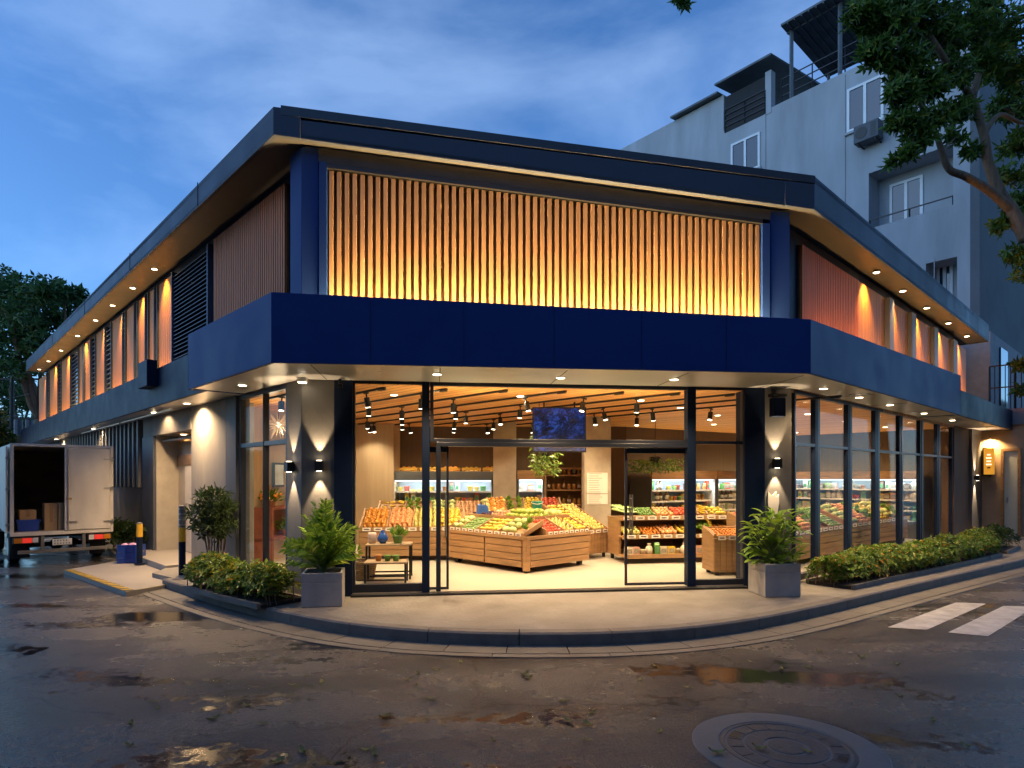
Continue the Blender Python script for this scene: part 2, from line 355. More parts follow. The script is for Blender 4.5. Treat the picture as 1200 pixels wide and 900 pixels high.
kp = [(190, 689), (250, 709), (320, 728), (400, 744), (480, 753), (560, 757), (640, 758), (720, 756.5), (800, 751), (880, 740), (960, 723), (1040, 703), (1120, 683), (1200, 663.5)]
kerb = [V2(*xy(G(*p))) for p in kp]
e = kerb[-1]; dd = (kerb[-1]-kerb[-2]).normalized(); dd = (dd*.4+R.d*.6).normalized()
kerb += [e+dd*(i*2.0) for i in range(1, 9)]
def cr(pts, k=6):
    o_ = []
    for i in range(len(pts)-1):
        p0, p1, p2, p3 = pts[max(i-1, 0)], pts[i], pts[i+1], pts[min(i+2, len(pts)-1)]
        for j in range(k):
            t = j/k
            o_.append(.5*((2*p1)+(p2-p0)*t+(2*p0-5*p1+4*p2-p3)*t*t+(3*p1-p0-3*p2+p3)*t**3))
    return o_+[pts[-1]]
K = cr(kerb)
def resample(pts, step):
    o_ = [pts[0]]; acc = 0
    for a, b in zip(pts, pts[1:]):
        l = (b-a).length; d = (b-a)/max(l, 1e-9); pos = step-acc
        while pos <= l: o_.append(a+d*pos); pos += step
        acc = (acc+l) % step if l+acc >= step else acc+l
    return o_
def offs(pts, d):
    r = []
    for i, p in enumerate(pts):
        t = (pts[min(i+1, len(pts)-1)]-pts[max(i-1, 0)]).normalized(); r.append(p+V2(-t.y, t.x)*d)   # + is to the building side
    return r
KS = resample(K, .125)
KI = offs(KS, .16)
kerb_m = mat('kerb_stone', (.15, .135, .12), .7, var=.22, scale=5, bump=.25, bscale=60)
pave_m = mat('pavement_concrete', (.135, .122, .108), .6, col2=(.27, .25, .225), scale=2.4, detail=9, bump=.7, bscale=22, rvar=.14)
gut_m = mat('gutter_stone', (.135, .122, .105), .55, var=.2, scale=2.5, bump=.2, bscale=50, rvar=.12)
def segs(name, A, B, z0, z1, m, per, gap, kind, chamf=0.0, lab=None):
    mb = MB(); n = len(A); i = 0
    while i < n-1:
        j = min(i+per, n-1)
        a = [A[q] for q in range(i, j+1)]; b = [B[q] for q in range(i, j+1)]
        if len(a) > 1:
            a[0] = a[0].lerp(a[1], gap); b[0] = b[0].lerp(b[1], gap)
            pts = a+list(reversed(b))
            if chamf:
                a2 = [x.lerp(y, .13) for x, y in zip(a, b)]
                mb.prism(pts, z0, z1-chamf); mb.prism(a2+list(reversed(b)), z1-chamf, z1)
                for q in range(len(a)-1):
                    mb.poly([(*a[q], z1-chamf), (*a[q+1], z1-chamf), (*a2[q+1], z1), (*a2[q], z1)])
            else: mb.prism(pts, z0, z1)
        i = j
    o_ = mb.build(name, m); return tag(o_, lab, 'kerb' if name == 'kerb' else 'gutter', kind=kind)
segs('kerb', KS, KI, -.05, SLAB, kerb_m, 8, .07, 'structure', .02, 'grey stone kerb curving round the shop corner')
segs('gutter', offs(KS, -.30), offs(KS, -.004), -.03, .012, gut_m, 5, .10, 'structure', 0, 'strip of stone gutter slabs along the kerb')
segs('gutter_edge', offs(KS, -.42), offs(KS, -.312), -.03, .009, gut_m, 9, .08, 'structure', 0, 'thin outer course of gutter stones beside the asphalt')
# pavement: one slab with thin joints cut as separate paving bays
mb = MB()
KP = offs(KS, .165)
inner = [R(26, -3, 0), R(10, -4, 0), F(FW*.5, -6, 0), L(2.0, -3, 0), L(4.4, -.35, 0), L(4.4, .55, 0), L(3.9, .9, 0)]
mb.prism([tuple(p) for p in KP]+[xy(v) for v in inner], -.04, SLAB-.003)
o = mb.build('pavement', pave_m); tag(o, 'pale concrete pavement apron curving round the shop front', 'pavement', kind='structure')
# crossing stripes
paint = mat('road_paint', (.30, .285, .27), .55, col2=(.66, .64, .60), scale=5, bump=.2, bscale=70)
for q, lab in (([(1040, 735), (1120, 706), (1156, 707.5), (1086, 738)], 'worn white crossing bar nearer the kerb'), ([(1111, 741), (1176, 710), (1213, 711), (1158, 745.5)], 'worn white crossing bar farther out in the road')):
    mb = MB(); mb.poly([G(*p, .004) for p in q]); tag(mb.build('crossing_marking', paint, fix=False), lab, 'road marking', kind='structure')
# loading ramp with hazard edges
rc = [V2(*xy(G(*p, .07))) for p in [(75, 668), (152, 655), (229, 679), (148, 693.5)]]
ramp_m = mat('ramp_concrete', (.33, .30, .26), .6, var=.1, scale=2, bump=.12, bscale=40, rvar=.1)
haz = mat('hazard_yellow', (.55, .36, .03), .6, var=.2, scale=8); 
mb = MB(); mb.prism([tuple(p) for p in rc], -.02, .07)
def stripes(mb_, a, b, w, z, n):
    d = (b-a)/n; nn = V2(-(b-a).y, (b-a).x).normalized()*w
    for i in range(n):
        p = a+d*i; q = p+d*.55
        mb_.poly([(*p, z), (*q, z), (*(q+nn+d*.3), z), (*(p+nn+d*.3), z)], 1 if i % 1 == 0 else 2)
ctr = (rc[0]+rc[1]+rc[2]+rc[3])/4
for a, b in ((rc[0], rc[3]), (rc[3], rc[2])):
    nn = V2(-(b-a).y, (b-a).x).normalized()
    sgn = 1 if (ctr-a).dot(nn) > 0 else -1
    w = .13*sgn; A2, B2 = a+(b-a)*.0, b-(b-a)*.01
    if b is rc[3]:
        mb.poly([(*A2, .0725), (*B2, .0725), (*(B2+nn*w), .0725), (*(A2+nn*w), .0725)], 2)
        stripes(mb, A2, B2-(b-a)*.02, w, .0745, 16)
    else:
        stripes(mb, A2, B2-(b-a)*.02, w*.25, .0725, 14)
o = mb.build('loading_ramp', [ramp_m, haz, black], fix=False); tag(o, 'pale concrete loading ramp with a yellow and black hazard edge', 'ramp', kind='structure')
mb = MB(); 
mb.prism([xy(L(4.45, .55, 0)), xy(L(7.55, .55, 0)), xy(L(7.55, -.5, 0)), xy(L(4.45, -.5, 0))], 0, .19)
tag(mb.build('door_step', ramp_m, bev=.012), 'low concrete step under the delivery doorway', 'step', kind='structure')
# pavement strip along the far left wing
mb = MB(); mb.prism([xy(L(7.56, .62, 0)), xy(L(26, .62, 0)), xy(L(26, -.5, 0)), xy(L(7.56, -.5, 0))], 0, .1)
tag(mb.build('side_pavement', pave_m), 'narrow concrete pavement strip along the wing behind the truck', 'pavement', kind='structure')

# ------------------------------------------------------------------ the shop
shop = thing('shop_building', (.6, 9.2, 0), 'navy and wood fronted corner grocery shop lit up at dusk', 'shop building')
def B(mb, name, mats, **kw):
    kw.setdefault('parent', shop); kw.setdefault('world', True); return mb.build(name, mats, **kw)
LEN, REN = 25.0, 11.3          # wing lengths
# slabs
mb = MB(); mb.prism([xy(CL), xy(CR), xy(R(10.6, 0, 0)), xy(R(10.6, -5.2, 0)), (3.0, 16.6), (-4.2, 16.6), xy(L(3.4, 0, 0))], .0, FLOOR)
B(mb, 'floor', floor_m)
mb = MB(); mb.prism([xy(F(.05, -.02, 0)), xy(F(FW-.05, -.02, 0)), xy(R(10.6, -.02, 0)), xy(R(10.6, -5.2, 0)), (3.0, 16.6), (-4.2, 16.6), xy(L(3.4, -.02, 0))], CEIL, CEIL+.06)
B(mb, 'ceiling', woodceil)
# threshold under the glass front
mb = MB(); mb.box(F.u(412), F.u(873), -.06, .13, SLAB-.01, SLAB+.028, fr=F)
B(mb, 'threshold', steel_dark, bev=.006)
def piece(name, fr, u0, u1, o0, o1, z0, z1, m, bev=.006, **kw):
    mb_ = MB(); mb_.box(u0, u1, o0, o1, z0, z1, fr=fr); return B(mb_, name, m, bev=bev, **kw)
# corner columns
uc = F.u(392)
mb = MB(); mb.prism([xy(CL), xy(F(uc, 0, 0)), xy(F(uc, -.45, 0)), xy(L(.466, -.40, 0)), xy(L(.466, 0, 0))], 0, SOF-.002); B(mb, 'column', conc_col, bev=.008)
piece('pilaster', F, F.u(391.5, .03), F.u(413, .03), -.25, .03, .1, SOF-.002, navy_dark)
ur = F.u(896)
mb = MB(); mb.prism([xy(F(ur, 0, 0)), xy(CR), xy(R(.02, -.45, 0)), xy(F(ur, -.5, 0))], 0, SOF-.002); B(mb, 'column', conc_col, bev=.008)
piece('pilaster', F, F.u(872.5, .03), F.u(896.5, .03), -.25, .03, .1, SOF-.002, navy_dark)
# front glazing
ZT = SOF-.004
def window(fr, u0, u1, z0, z1, o=-.06, w=.055, d=.09, parent=shop, transoms=(), muls=(), bottom=None, name='window', fm=frame_m):
    mb_ = MB(); b = bottom or w
    mb_.box(u0, u0+w, o-d/2, o+d/2, z0, z1, fr=fr); mb_.box(u1-w, u1, o-d/2, o+d/2, z0, z1, fr=fr)
    mb_.box(u0+w, u1-w, o-d/2, o+d/2, z0, z0+b, fr=fr); mb_.box(u0+w, u1-w, o-d/2, o+d/2, z1-w, z1, fr=fr)
    for z in transoms: mb_.box(u0+w, u1-w, o-d/2+.004, o+d/2-.004, z-w/2, z+w/2, fr=fr)
    for u, ww in muls: mb_.box(u-ww/2, u+ww/2, o-d/2-.006, o+d/2+.006, z0+b, z1-w, fr=fr)
    f_ = mb_.build(name, fm, parent=parent, world=True, bev=.004)
    mb_ = MB(); mb_.box(u0+w*.6, u1-w*.6, o-.006, o+.006, z0+b*.6, z1-w*.6, fr=fr); mb_.build('pane', glass_m, parent=f_, world=True)
    return f_
Zt = F.z(640, 519, -.06)
window(F, F.u(413, -.06), F.u(503, -.06), SLAB+.03, ZT, bottom=.12, w=.04)
piece('post', F, F.u(494.5, .0), F.u(503.5, .0), -.12, .02, SLAB+.02, ZT, navy_dark)
# transom window above the open doorway and fixed panel at the right
window(F, F.u(504, -.06), F.u(810, -.06), Zt, ZT, w=.05, name='transom_window')
window(F, F.u(811, -.06), F.u(872, -.06), SLAB+.03, ZT, bottom=.09, transoms=(Zt+.02,), w=.045)
piece('post', F, F.u(805.5, .0), F.u(815, .0), -.13, .015, SLAB+.02, ZT, navy_dark)
piece('post', F, F.u(511, -.02), F.u(516.5, -.02), -.1, .0, SLAB+.02, Zt, frame_m)
piece('door_rail', F, F.u(516, -.06), F.u(806, -.06), -.16, .0, Zt-.06, Zt, frame_m)
# sliding glass door leaves: a narrow one stacked at the left, one at the right
def leaf(u0, u1, o, hu, lab):
    mb_ = MB(); w = .035; z0, z1 = SLAB+.035, Zt-.062
    mb_.box(u0, u0+w, o-.02, o+.02, z0, z1, fr=F); mb_.box(u1-w, u1, o-.02, o+.02, z0, z1, fr=F)
    mb_.box(u0+w, u1-w, o-.02, o+.02, z0, z0+w, fr=F); mb_.box(u0+w, u1-w, o-.02, o+.02, z1-.08, z1, fr=F)
    d_ = mb_.build('sliding_door', frame_m, parent=shop, world=True, bev=.004); d_['label'] = lab
    mb_ = MB(); mb_.box(u0+.02, u1-.02, o-.005, o+.005, z0+.02, z1-.05, fr=F); mb_.build('pane', glass_m, parent=d_, world=True)
    mb_ = MB(); za, zb = .95, 1.55
    for s in (.055, -.055):
        mb_.tube([F(hu, o+s, za), F(hu, o+s, zb)], .012, 8)
    for z in (za+.06, zb-.06): mb_.tube([F(hu, o-.055, z), F(hu, o+.055, z)], .009, 6)
    mb_.build('handle', steel, parent=d_, world=True)
leaf(F.u(500, -.13), F.u(526, -.13), -.17, F.u(524, -.15)-.02, 'narrow end of the glass door leaf slid open beside the post')
leaf(F.u(733, -.13), F.u(806, -.13), -.17, F.u(736, -.13)+.06, 'clear sliding glass door leaf in front of the tiered fruit stand')
# left wing ground floor
sW0, sW1 = L.u(336), L.u(279)
Zl = L.z(300, 521, -.05)
window(L, sW0+.005, sW1, SLAB+.03, ZT, transoms=(Zl,), muls=((L.u(311, -.05), .018),), bottom=.1, w=.07, o=-.06)
piece('post', L, L.u(278.5), L.u(267), -.2, .03, 0, ZT, dark_wall)
piece('pier', L, L.u(267), L.u(226), -.45, .03, 0, ZT, conc, bev=.012)
sD0, sD1 = L.u(226), L.u(183)
zD = L.z(205, 507)
mb = MB(); mb.box(sD0, L.u(170), -.3, .04, zD, ZT, fr=L); B(mb, 'door_lintel', conc, bev=.008)
piece('door_jamb', L, sD1+.03, L.u(169.5), -.35, .05, .1, zD, dark_wall)
mb = MB()
mb.box(sD0, sD1, -.50, -.45, .19, zD, fr=L); mb.box(sD0, sD0+.04, -.45, -.44, .19, zD, fr=L); mb.box(sD1-.02, sD1+.025, -.45, .0, .19, zD, fr=L); mb.box(sD0, sD1, -.50, -.31, zD, zD+.05, fr=L)
B(mb, 'door_recess', mat('recess_paint', (.40, .36, .30), .6, var=.1))
mb = MB(); w = sD1-sD0
mb.box(sD0+.06, sD0+w*.74, -.445, -.40, .2, 2.05, fr=L); mb.box(sD0+.045, sD1-.045, -.445, -.41, 2.08, 2.3, fr=L, mi=1)
for i in range(5): mb.box(sD0+.045, sD1-.045, -.42+i*.07, -.39+i*.07, zD-.14, zD-.10, fr=L, mi=1)
d_ = B(mb, 'delivery_door', [mat('door_cream', (.62, .57, .50), .5, var=.08), oak_d], bev=.004)
mb = MB(); mb.tube([L(sD0+w*.68, -.38, 1.0), L(sD0+w*.68, -.38, 1.25)], .014, 8); mb.build('handle', steel, parent=d_, world=True)
# ribbed wall behind the truck
piece('wing_wall', L, L.u(169.5), LEN, -.4, -.05, 0, SOF, dark_wall, bev=0)
piece('wall_base', L, L.u(169), LEN-.1, -.05, -.01, .1, 1.55, conc)
mb = MB(); s = L.u(168)+.12
while s < LEN-.2: mb.box(s, s+.13, -.05, .09, 1.57, ZT, fr=L); s += .42
B(mb, 'rib_screen', ribmat, bev=.01)
for a, b in ((150, 140), (133, 124), (116, 108), (100, 92)):
    s0, s1 = L.u(a), L.u(b); mb = MB(); mb.box(s0, s1, -.046, -.03, 1.6, 2.85, fr=L); B(mb, 'window_slot', glass_dark)
# right wing ground floor: glazed bays
edges = [929, 958, 996, 1028.5, 1056, 1080, 1100, 1117]
Zr = R.z(930, 520, -.05)
ws = [.05, .10, .10, .17, .08, .11, .11, .09]
for i in range(7):
    a, b = R.u(edges[i], -.06)+(.0 if i else .02), R.u(edges[i+1], -.06)
    window(R, a, b, SLAB+.03, ZT, transoms=(Zr,), bottom=.1, w=.05, o=-.08)
for i in range(1, 8):
    a = R.u(edges[i], -.02); piece('post', R, a-ws[i]/2, a+ws[i]/2, -.115, -.035, SLAB, ZT, navy_dark)
sE = R.u(1118)
piece('end_wall', R, sE+.06, R.u(1136), -.3, -.01, 0, ZT, back_wood)
piece('end_pier', R, R.u(1136), R.u(1147.5), -.35, .06, 0, ZT, conc_col)
# canopy: front, wrapping both corners
c0, c1 = G(318, 425, SOF), G(946, 437, SOF)   # placeholder signs fixed below
def atz(px, py, z): Y = (z-CAMZ)*FPX/(HZ-py); return Vector(((px-600)/FPX*Y, Y, z))
CZ = SOF-.02
A0, B0 = atz(318, 425, CZ), atz(950, 437.5, CZ)
def along(p, d, px):
    k = (px-600)/FPX; s_ = (k*p.y-p.x)/(d.x-k*d.y); return Vector((p.x+d.x*s_, p.y+d.y*s_, p.z))
A1 = along(A0, L.d, 220); B1 = along(B0, R.d, 1126)
def zat(p, py): return CAMZ+(HZ-py)/FPX*p.y
tops = [zat(A1, 392), zat(A0, 342), zat(B0, 374), zat(B1, 440)]
Af, Bf = L(5.2, .0, 0), R(9.9, .0, 0)
def foot(p, fr): q = V2(*xy(p))-fr.C; return fr(q.dot(fr.d), .035, 0)
ring = [A1, A0, B0, B1]
back = [foot(B1, R), F(FW, .02, 0), F(0, .02, 0), foot(A1, L)]
mb = MB()
TH = .05
# fascia boards
def inn(i):
    p = ring[i]; c = Vector((.7, 12.5, 0)); d = (Vector((c.x, c.y, 0))-Vector((p.x, p.y, 0))).normalized(); return Vector((p.x+d.x*TH, p.y+d.y*TH, 0))
for i in range(3):
    p, q = ring[i], ring[i+1]; pi, qi = inn(i), inn(i+1); zp, zq = tops[i], tops[i+1]
    mb.b8([(p.x, p.y, CZ), (q.x, q.y, CZ), (qi.x, qi.y, CZ), (pi.x, pi.y, CZ), (p.x, p.y, zp), (q.x, q.y, zq), (qi.x, qi.y, zq), (pi.x, pi.y, zp)])
for i, bk in ((0, back[3]), (3, back[0])):
    p = ring[i]; zp = tops[i]; d = (Vector((bk.x, bk.y, 0))-Vector((p.x, p.y, 0))).normalized(); q = (A0-A1 if i == 0 else B0-B1); q = Vector((q.x, q.y, 0)).normalized()*TH
    mb.b8([(p.x, p.y, CZ), (bk.x, bk.y, CZ), (bk.x+q.x, bk.y+q.y, CZ), (p.x+q.x, p.y+q.y, CZ), (p.x, p.y, zp), (bk.x, bk.y, zp), (bk.x+q.x, bk.y+q.y, zp), (p.x+q.x, p.y+q.y, zp)])
B(mb, 'canopy_fascia', navy, bev=.006)
ins = [inn(i) for i in range(4)]
mb = MB(); mb.prism([xy(v) for v in ins+back], CZ+.012, CZ+.05); B(mb, 'canopy_soffit', canopy_soffit)
mb = MB(); mb.prism([xy(v) for v in ins+back], 3.70, 3.74); B(mb, 'canopy_deck', lintel_m)
mb = MB()                                         # seams between soffit panels
for u in (.35, 1.9, 3.5, 5.1, 6.7): mb = MB(); mb.box(u-.006, u+.006, .05, 1.20, CZ+.008, CZ+.013, fr=F); B(mb, 'soffit_seam', lintel_m)
for s in (1.6, 3.4, 5.2, 7.0): mb = MB(); mb.box(s-.006, s+.006, .06, .66, CZ+.008, CZ+.013, fr=R); B(mb, 'soffit_seam', lintel_m)
for u in (-1.05, .5, 2.0, 3.5, 5.0, 6.4):
    pass
for t_j in (.17, .335, .5, .665, .83):
    p, q = A0.lerp(B0, t_j), None; zt_j = tops[1]+(tops[2]-tops[1])*t_j
    d_j = (B0-A0).normalized(); n_j = Vector((d_j.y, -d_j.x, 0))
    mb = MB(); mb.bar(Vector((p.x, p.y, CZ+.004))+n_j*.0005, Vector((p.x, p.y, zt_j-.004))+n_j*.0005, .006, .004); B(mb, 'fascia_joint', navy_dark)
# lower canopies along the wings
def low_canopy(fr, s0, s1, o, zb, zt):
    mb_ = MB(); mb_.box(s0, s1, o-.05, o, zb, zt, fr=fr); mb_.box(s1-.05, s1, 0.02, o-.05, zb, zt, fr=fr)
    B(mb_, 'canopy_fascia', navy_dark, bev=.006)
    mb_ = MB(); mb_.box(s0, s1-.05, -.04, o-.05, zb+.012, zb+.05, fr=fr); B(mb_, 'canopy_soffit', canopy_soffit)
    mb_ = MB(); mb_.box(s0, s1-.05, -.3, o-.05, zt-.1, zt-.06, fr=fr); B(mb_, 'canopy_deck', lintel_m)
sA1 = (V2(*xy(A1))-L.C).dot(L.d); sB1 = (V2(*xy(B1))-R.C).dot(R.d)
low_canopy(L, sA1+.005, LEN+.4, .62, CZ, 3.84)
low_canopy(R, sB1+.005, 12.80, .78, CZ, 3.70)
mb = MB(); s_ = L.u(174, .7); mb.box(s_-.3, s_+.35, .625, .80, L.z(172, 455, .7), L.z(172, 425, .7), fr=L); B(mb, 'junction_box', navy_dark, bev=.01)
mb = MB(); 
for (a, b) in ((5.0, 9.0), (9.2, 14)):
    mb.tube([L(a, .3, CZ-.03), L(b, .3, CZ-.03)], .018, 6)
B(mb, 'conduit', steel)
# ---------------- upper floor
ZA, ZB = 6.42, 5.86
def zs(u): return ZA+(ZB-ZA)*min(max(u/FW, -.1), 1.1)
RA, RB = Vector((-3.22, 8.545, 0)), Vector((4.555, 9.55, 0))
INS = -.28
def upper(fr, s0, s1, z0, z1a, z1b, o0, o1, mb_, mi=0):
    p = [fr(s0, o0, z0), fr(s1, o0, z0), fr(s1, o1, z0), fr(s0, o1, z0), fr(s0, o0, z1a), fr(s1, o0, z1b), fr(s1, o1, z1b), fr(s0, o1, z1a)]; mb_.b8(p, mi)
mb = MB(); upper(F, .1, FW-.1, 3.2, zs(0)-.01, zs(FW)-.01, -.34, -.22, mb); B(mb, 'upper_wall', lintel_m)
mb = MB(); upper(L, .1, LEN, 3.2, ZA+.0, ZA+.0, INS-.3, INS, mb); B(mb, 'upper_wall', navy_dark)
mb = MB(); upper(R, .1, REN, 3.2, ZB, ZB-.16, INS-.3, INS, mb); B(mb, 'upper_wall', navy_dark)
# corner posts
mb = MB(); mb.prism([xy(F(.0, .0, 0)), xy(F(F.u(373), 0, 0)), xy(F(F.u(373), -.3, 0)), xy(L(.36, -.3, 0)), xy(L(.36, 0, 0))], 3.72, ZA-.03); B(mb, 'corner_post', navy, bev=.006)
piece('slat_jamb', F, F.u(373.5, .02), F.u(383, .02), -.22, .02, 3.72, F.z(380, 190), navy)
mb = MB(); mb.prism([xy(F(F.u(903), 0, 0)), xy(F(FW-.03, 0, 0)), xy(R(.15, -.3, 0)), xy(F(F.u(903), -.3, 0))], 3.72, ZB+.0); B(mb, 'corner_post', navy, bev=.006)
piece('slat_jamb', F, F.u(893.5, .02), F.u(902.5, .02), -.22, .02, 3.72, F.z(898, 262), navy)
# lintel over the slats, sloping with the roof
uS0, uS1 = F.u(383), F.u(893)
zt0, zt1 = F.z(383, 197), F.z(893, 262)
mb = MB(); upper(F, .36, FW-.2, zt0, zs(0)-.01, zs(FW)-.01, -.215, .0, mb)
mb2 = MB(); p = [F(uS0, -.2, zt0), F(uS1, -.2, zt1), F(uS1, .03, zt1), F(uS0, .03, zt0)]
mb = MB(); mb.b8([F(.06, -.215, zt0+.095), F(FW-.05, -.215, zt1+.04), F(FW-.05, -.004, zt1+.04), F(.06, -.004, zt0+.095), F(.06, -.215, zs(0)-.01), F(FW-.05, -.215, zs(FW)-.01), F(FW-.05, -.004, zs(FW)-.01), F(.06, -.004, zs(0)-.01)])
B(mb, 'lintel', lintel_m)
mb = MB(); mb.b8([F(uS0, -.2, zt0), F(uS1, -.2, zt1), F(uS1, .02, zt1), F(uS0, .02, zt0), F(uS0, -.2, zt0+.06), F(uS1, -.2, zt1+.06), F(uS1, .02, zt1+.06), F(uS0, .02, zt0+.06)])
B(mb, 'slat_track', steel_dark)
mb = MB(); NS = 60; pit = (uS1-uS0)/NS
for i in range(NS):
    u = uS0+pit*(i+.5); zt = zt0+(zt1-zt0)*(u-uS0)/(uS1-uS0)-.012
    mb.box(u-.029, u+.029, -.10, -.03, 3.76, zt, fr=F)
B(mb, 'slat_screen', slat_m, bev=.004)
mb = MB(); upper(F, uS0, uS1, 3.74, zt0, zt1, -.205, -.19, mb); B(mb, 'slat_backing', back_wood)
def slatpanel(fr, s0, s1, z0, z1a, z1b, pitch, w, m, o0=INS+.03, o1=INS+.075):
    mb_ = MB(); n = int((s1-s0)/pitch)
    for i in range(n):
        s = s0+(i+.5)*(s1-s0)/n; z1 = z1a+(z1b-z1a)*(s-s0)/(s1-s0); mb_.box(s-w/2, s+w/2, o0, o1, z0, z1, fr=fr)
    upper(fr, s0, s1, z0, z1a, z1b, INS+.004, INS+.022, mb_, 1)
    return B(mb_, 'slat_screen', [m, back_wood])
zLt = L.z(340, 215, INS)
slatpanel(L, L.u(339.5, INS), L.u(255, INS), 3.72, min(zLt, ZA-.12), min(zLt, ZA-.12), .085, .055, slat_red)
TOPL = ZA-.16
# louvre panel
mb = MB(); s0, s1 = L.u(251, INS), L.u(208.5, INS); z = 3.85
while z < TOPL-.06:
    mb.b8([L(s0, INS+.01, z+.06), L(s1, INS+.01, z+.06), L(s1, INS+.10, z), L(s0, INS+.10, z), L(s0, INS+.01, z+.075), L(s1, INS+.01, z+.075), L(s1, INS+.10, z+.015), L(s0, INS+.10, z+.015)]); z += .085
for q in (s0, s1): mb.box(q-.03, q+.03, INS+.005, INS+.13, 3.8, TOPL, fr=L)
B(mb, 'louvre_panel', louvre_m)
amber = [(206, 190), (186, 179), (175, 166), (162, 152), (148, 135), (127, 116), (110, 103), (101, 96), (86, 75), (71, 61), (57, 48)]
for k, (a, b) in enumerate(amber):
    s0, s1 = L.u(a, INS), L.u(b, INS)
    mb = MB(); n = max(2, int((s1-s0)/.16))
    for i in range(n):
        mb.box(s0+(s1-s0)*i/n+.006, s0+(s1-s0)*(i+1)/n-.006, INS+.005, INS+.07, 3.84, TOPL, fr=L)
    B(mb, 'wood_panel', amber_panel)
allp = sorted([(L.u(a, INS), L.u(b, INS)) for a, b in amber])
for (a0, a1), (b0, b1) in zip(allp, allp[1:]):
    if b0-a1 > .08:
        mb = MB(); mb.box(a1+.04, b0-.04, INS+.004, INS+.02, 3.9, TOPL-.05, fr=L)
        w_ = B(mb, 'window', glass_dark)
        mb = MB(); mb.box(a1+.005, a1+.04, INS+.004, INS+.11, 3.84, TOPL, fr=L); mb.box(b0-.04, b0-.005, INS+.004, INS+.11, 3.84, TOPL, fr=L); z = 4.0
        while z < TOPL-.1: mb.box(a1+.04, b0-.04, INS+.03, INS+.06, z, z+.02, fr=L); z += .14
        mb.build('frame', louvre_m, parent=w_, world=True)
piece('drain_pipe', L, LEN-.25, LEN-.13, INS+.01, INS+.12, 3.8, TOPL, louvre_m)
# right upper
def zRt(s): return ZB-.20-.16*s/REN
sa, sb = R.u(934.5, INS), R.u(1002, INS)
slatpanel(R, sa, sb, 3.70, zRt(sa), zRt(sb), .08, .052, slat_red)
for a, b in ((1002.5, 1033), (1039, 1060), (1065.5, 1087), (1092, 1110), (1115, 1129)):
    s0, s1 = R.u(a, INS), R.u(b, INS); mb = MB(); n = max(3, int((s1-s0)/.16))
    for i in range(n):
        x0, x1 = s0+(s1-s0)*i/n+.005, s0+(s1-s0)*(i+1)/n-.005; upper(R, x0, x1, 3.55, zRt(x0), zRt(x1), INS+.005, INS+.06, mb)
    B(mb, 'wood_panel', amber_panel)
for a, b in ((1033, 1039), (1060, 1065.5), (1087, 1092), (1110, 1115)):
    piece('mullion', R, R.u(a, INS)+.02, R.u(b, INS)-.02, INS+.003, INS+.15, 3.5, zRt(R.u(a, INS)), ribmat)
# roof
RL1 = Vector((RA.x+L.d.x*26, RA.y+L.d.y*26, 0)); 
RR1 = along(RB, R.d, 1159)
rp = [RL1, RA, RB, RR1, Vector((RR1.x-R.n.x*6.2, RR1.y-R.n.y*6.2, 0)), Vector((2.0, 18.5, 0)), Vector((RL1.x-L.n.x*8.4, RL1.y-L.n.y*8.4, 0))]
zsof = [ZA, ZA, ZB-.02, ZB-.2, ZB-.2, ZA-.1, ZA]
ztop = [ZA+.46, zat(RA, 125), zat(RB, 206), zat(RR1, 381), 6.3, 6.7, 6.9]
mb = MB(); mb.prism([xy(v) for v in rp], lambda i: zsof[i]+.02, lambda i: zsof[i]+.06, 0); B(mb, 'roof_soffit', soffit_m)
mb = MB(); mb.prism([xy(v) for v in rp], lambda i: ztop[i]-.1, lambda i: ztop[i]-.04, 0); B(mb, 'roof', cap_m)
def fasc(mb_, i, j, th, zb=0., zt=0., out_=0., t0=0., t1=1., mi=0):
    p, q = rp[i], rp[j]; d = Vector((q.x-p.x, q.y-p.y, 0)).normalized(); n = Vector((d.y, -d.x, 0))
    P0, Q0 = p.lerp(q, t0)+n*out_, p.lerp(q, t1)+n*out_; P1, Q1 = P0-n*(th+out_), Q0-n*(th+out_)
    L_ = lambda a, b, t: a+(b-a)*t
    b0, b1 = L_(zsof[i], zsof[j], t0)+zb, L_(zsof[i], zsof[j], t1)+zb; c0_, c1_ = L_(ztop[i], ztop[j], t0)+zt, L_(ztop[i], ztop[j], t1)+zt
    mb_.b8([(P0.x, P0.y, b0), (Q0.x, Q0.y, b1), (Q1.x, Q1.y, b1), (P1.x, P1.y, b0), (P0.x, P0.y, c0_), (Q0.x, Q0.y, c1_), (Q1.x, Q1.y, c1_), (P1.x, P1.y, c0_)], mi)
mb = MB(); fasc(mb, 0, 1, .06); fasc(mb, 2, 3, .06); fasc(mb, 3, 4, .06); fasc(mb, 1, 2, .06, zt=-.13, t0=.045, t1=.94); 
fasc(mb, 1, 2, .06, out_=.008, t0=.0, t1=.046); fasc(mb, 1, 2, .06, out_=.006, zt=-.128, t0=.939, t1=1.)
B(mb, 'fascia', fascia_m, bev=.008)
mb = MB()                                                          # fascia panel joints
for t in (.12, .3, .5, .72):
    p = rp[1].lerp(rp[0], t); mb.bar((p.x+L.n.x*.003, p.y+L.n.y*.003, ZA+.02), (p.x+L.n.x*.003, p.y+L.n.y*.003, ZA+.42), .012, .012)
B(mb, 'fascia_joint', cap_m)
mb = MB(); p, q = rp[1], rp[2]; d = (q-p).normalized(); n = Vector((d.y, -d.x, 0))
def capz(t): return ztop[1]+(ztop[2]-ztop[1])*t
a, b = p+d*(-.02+.12), q+d*.01
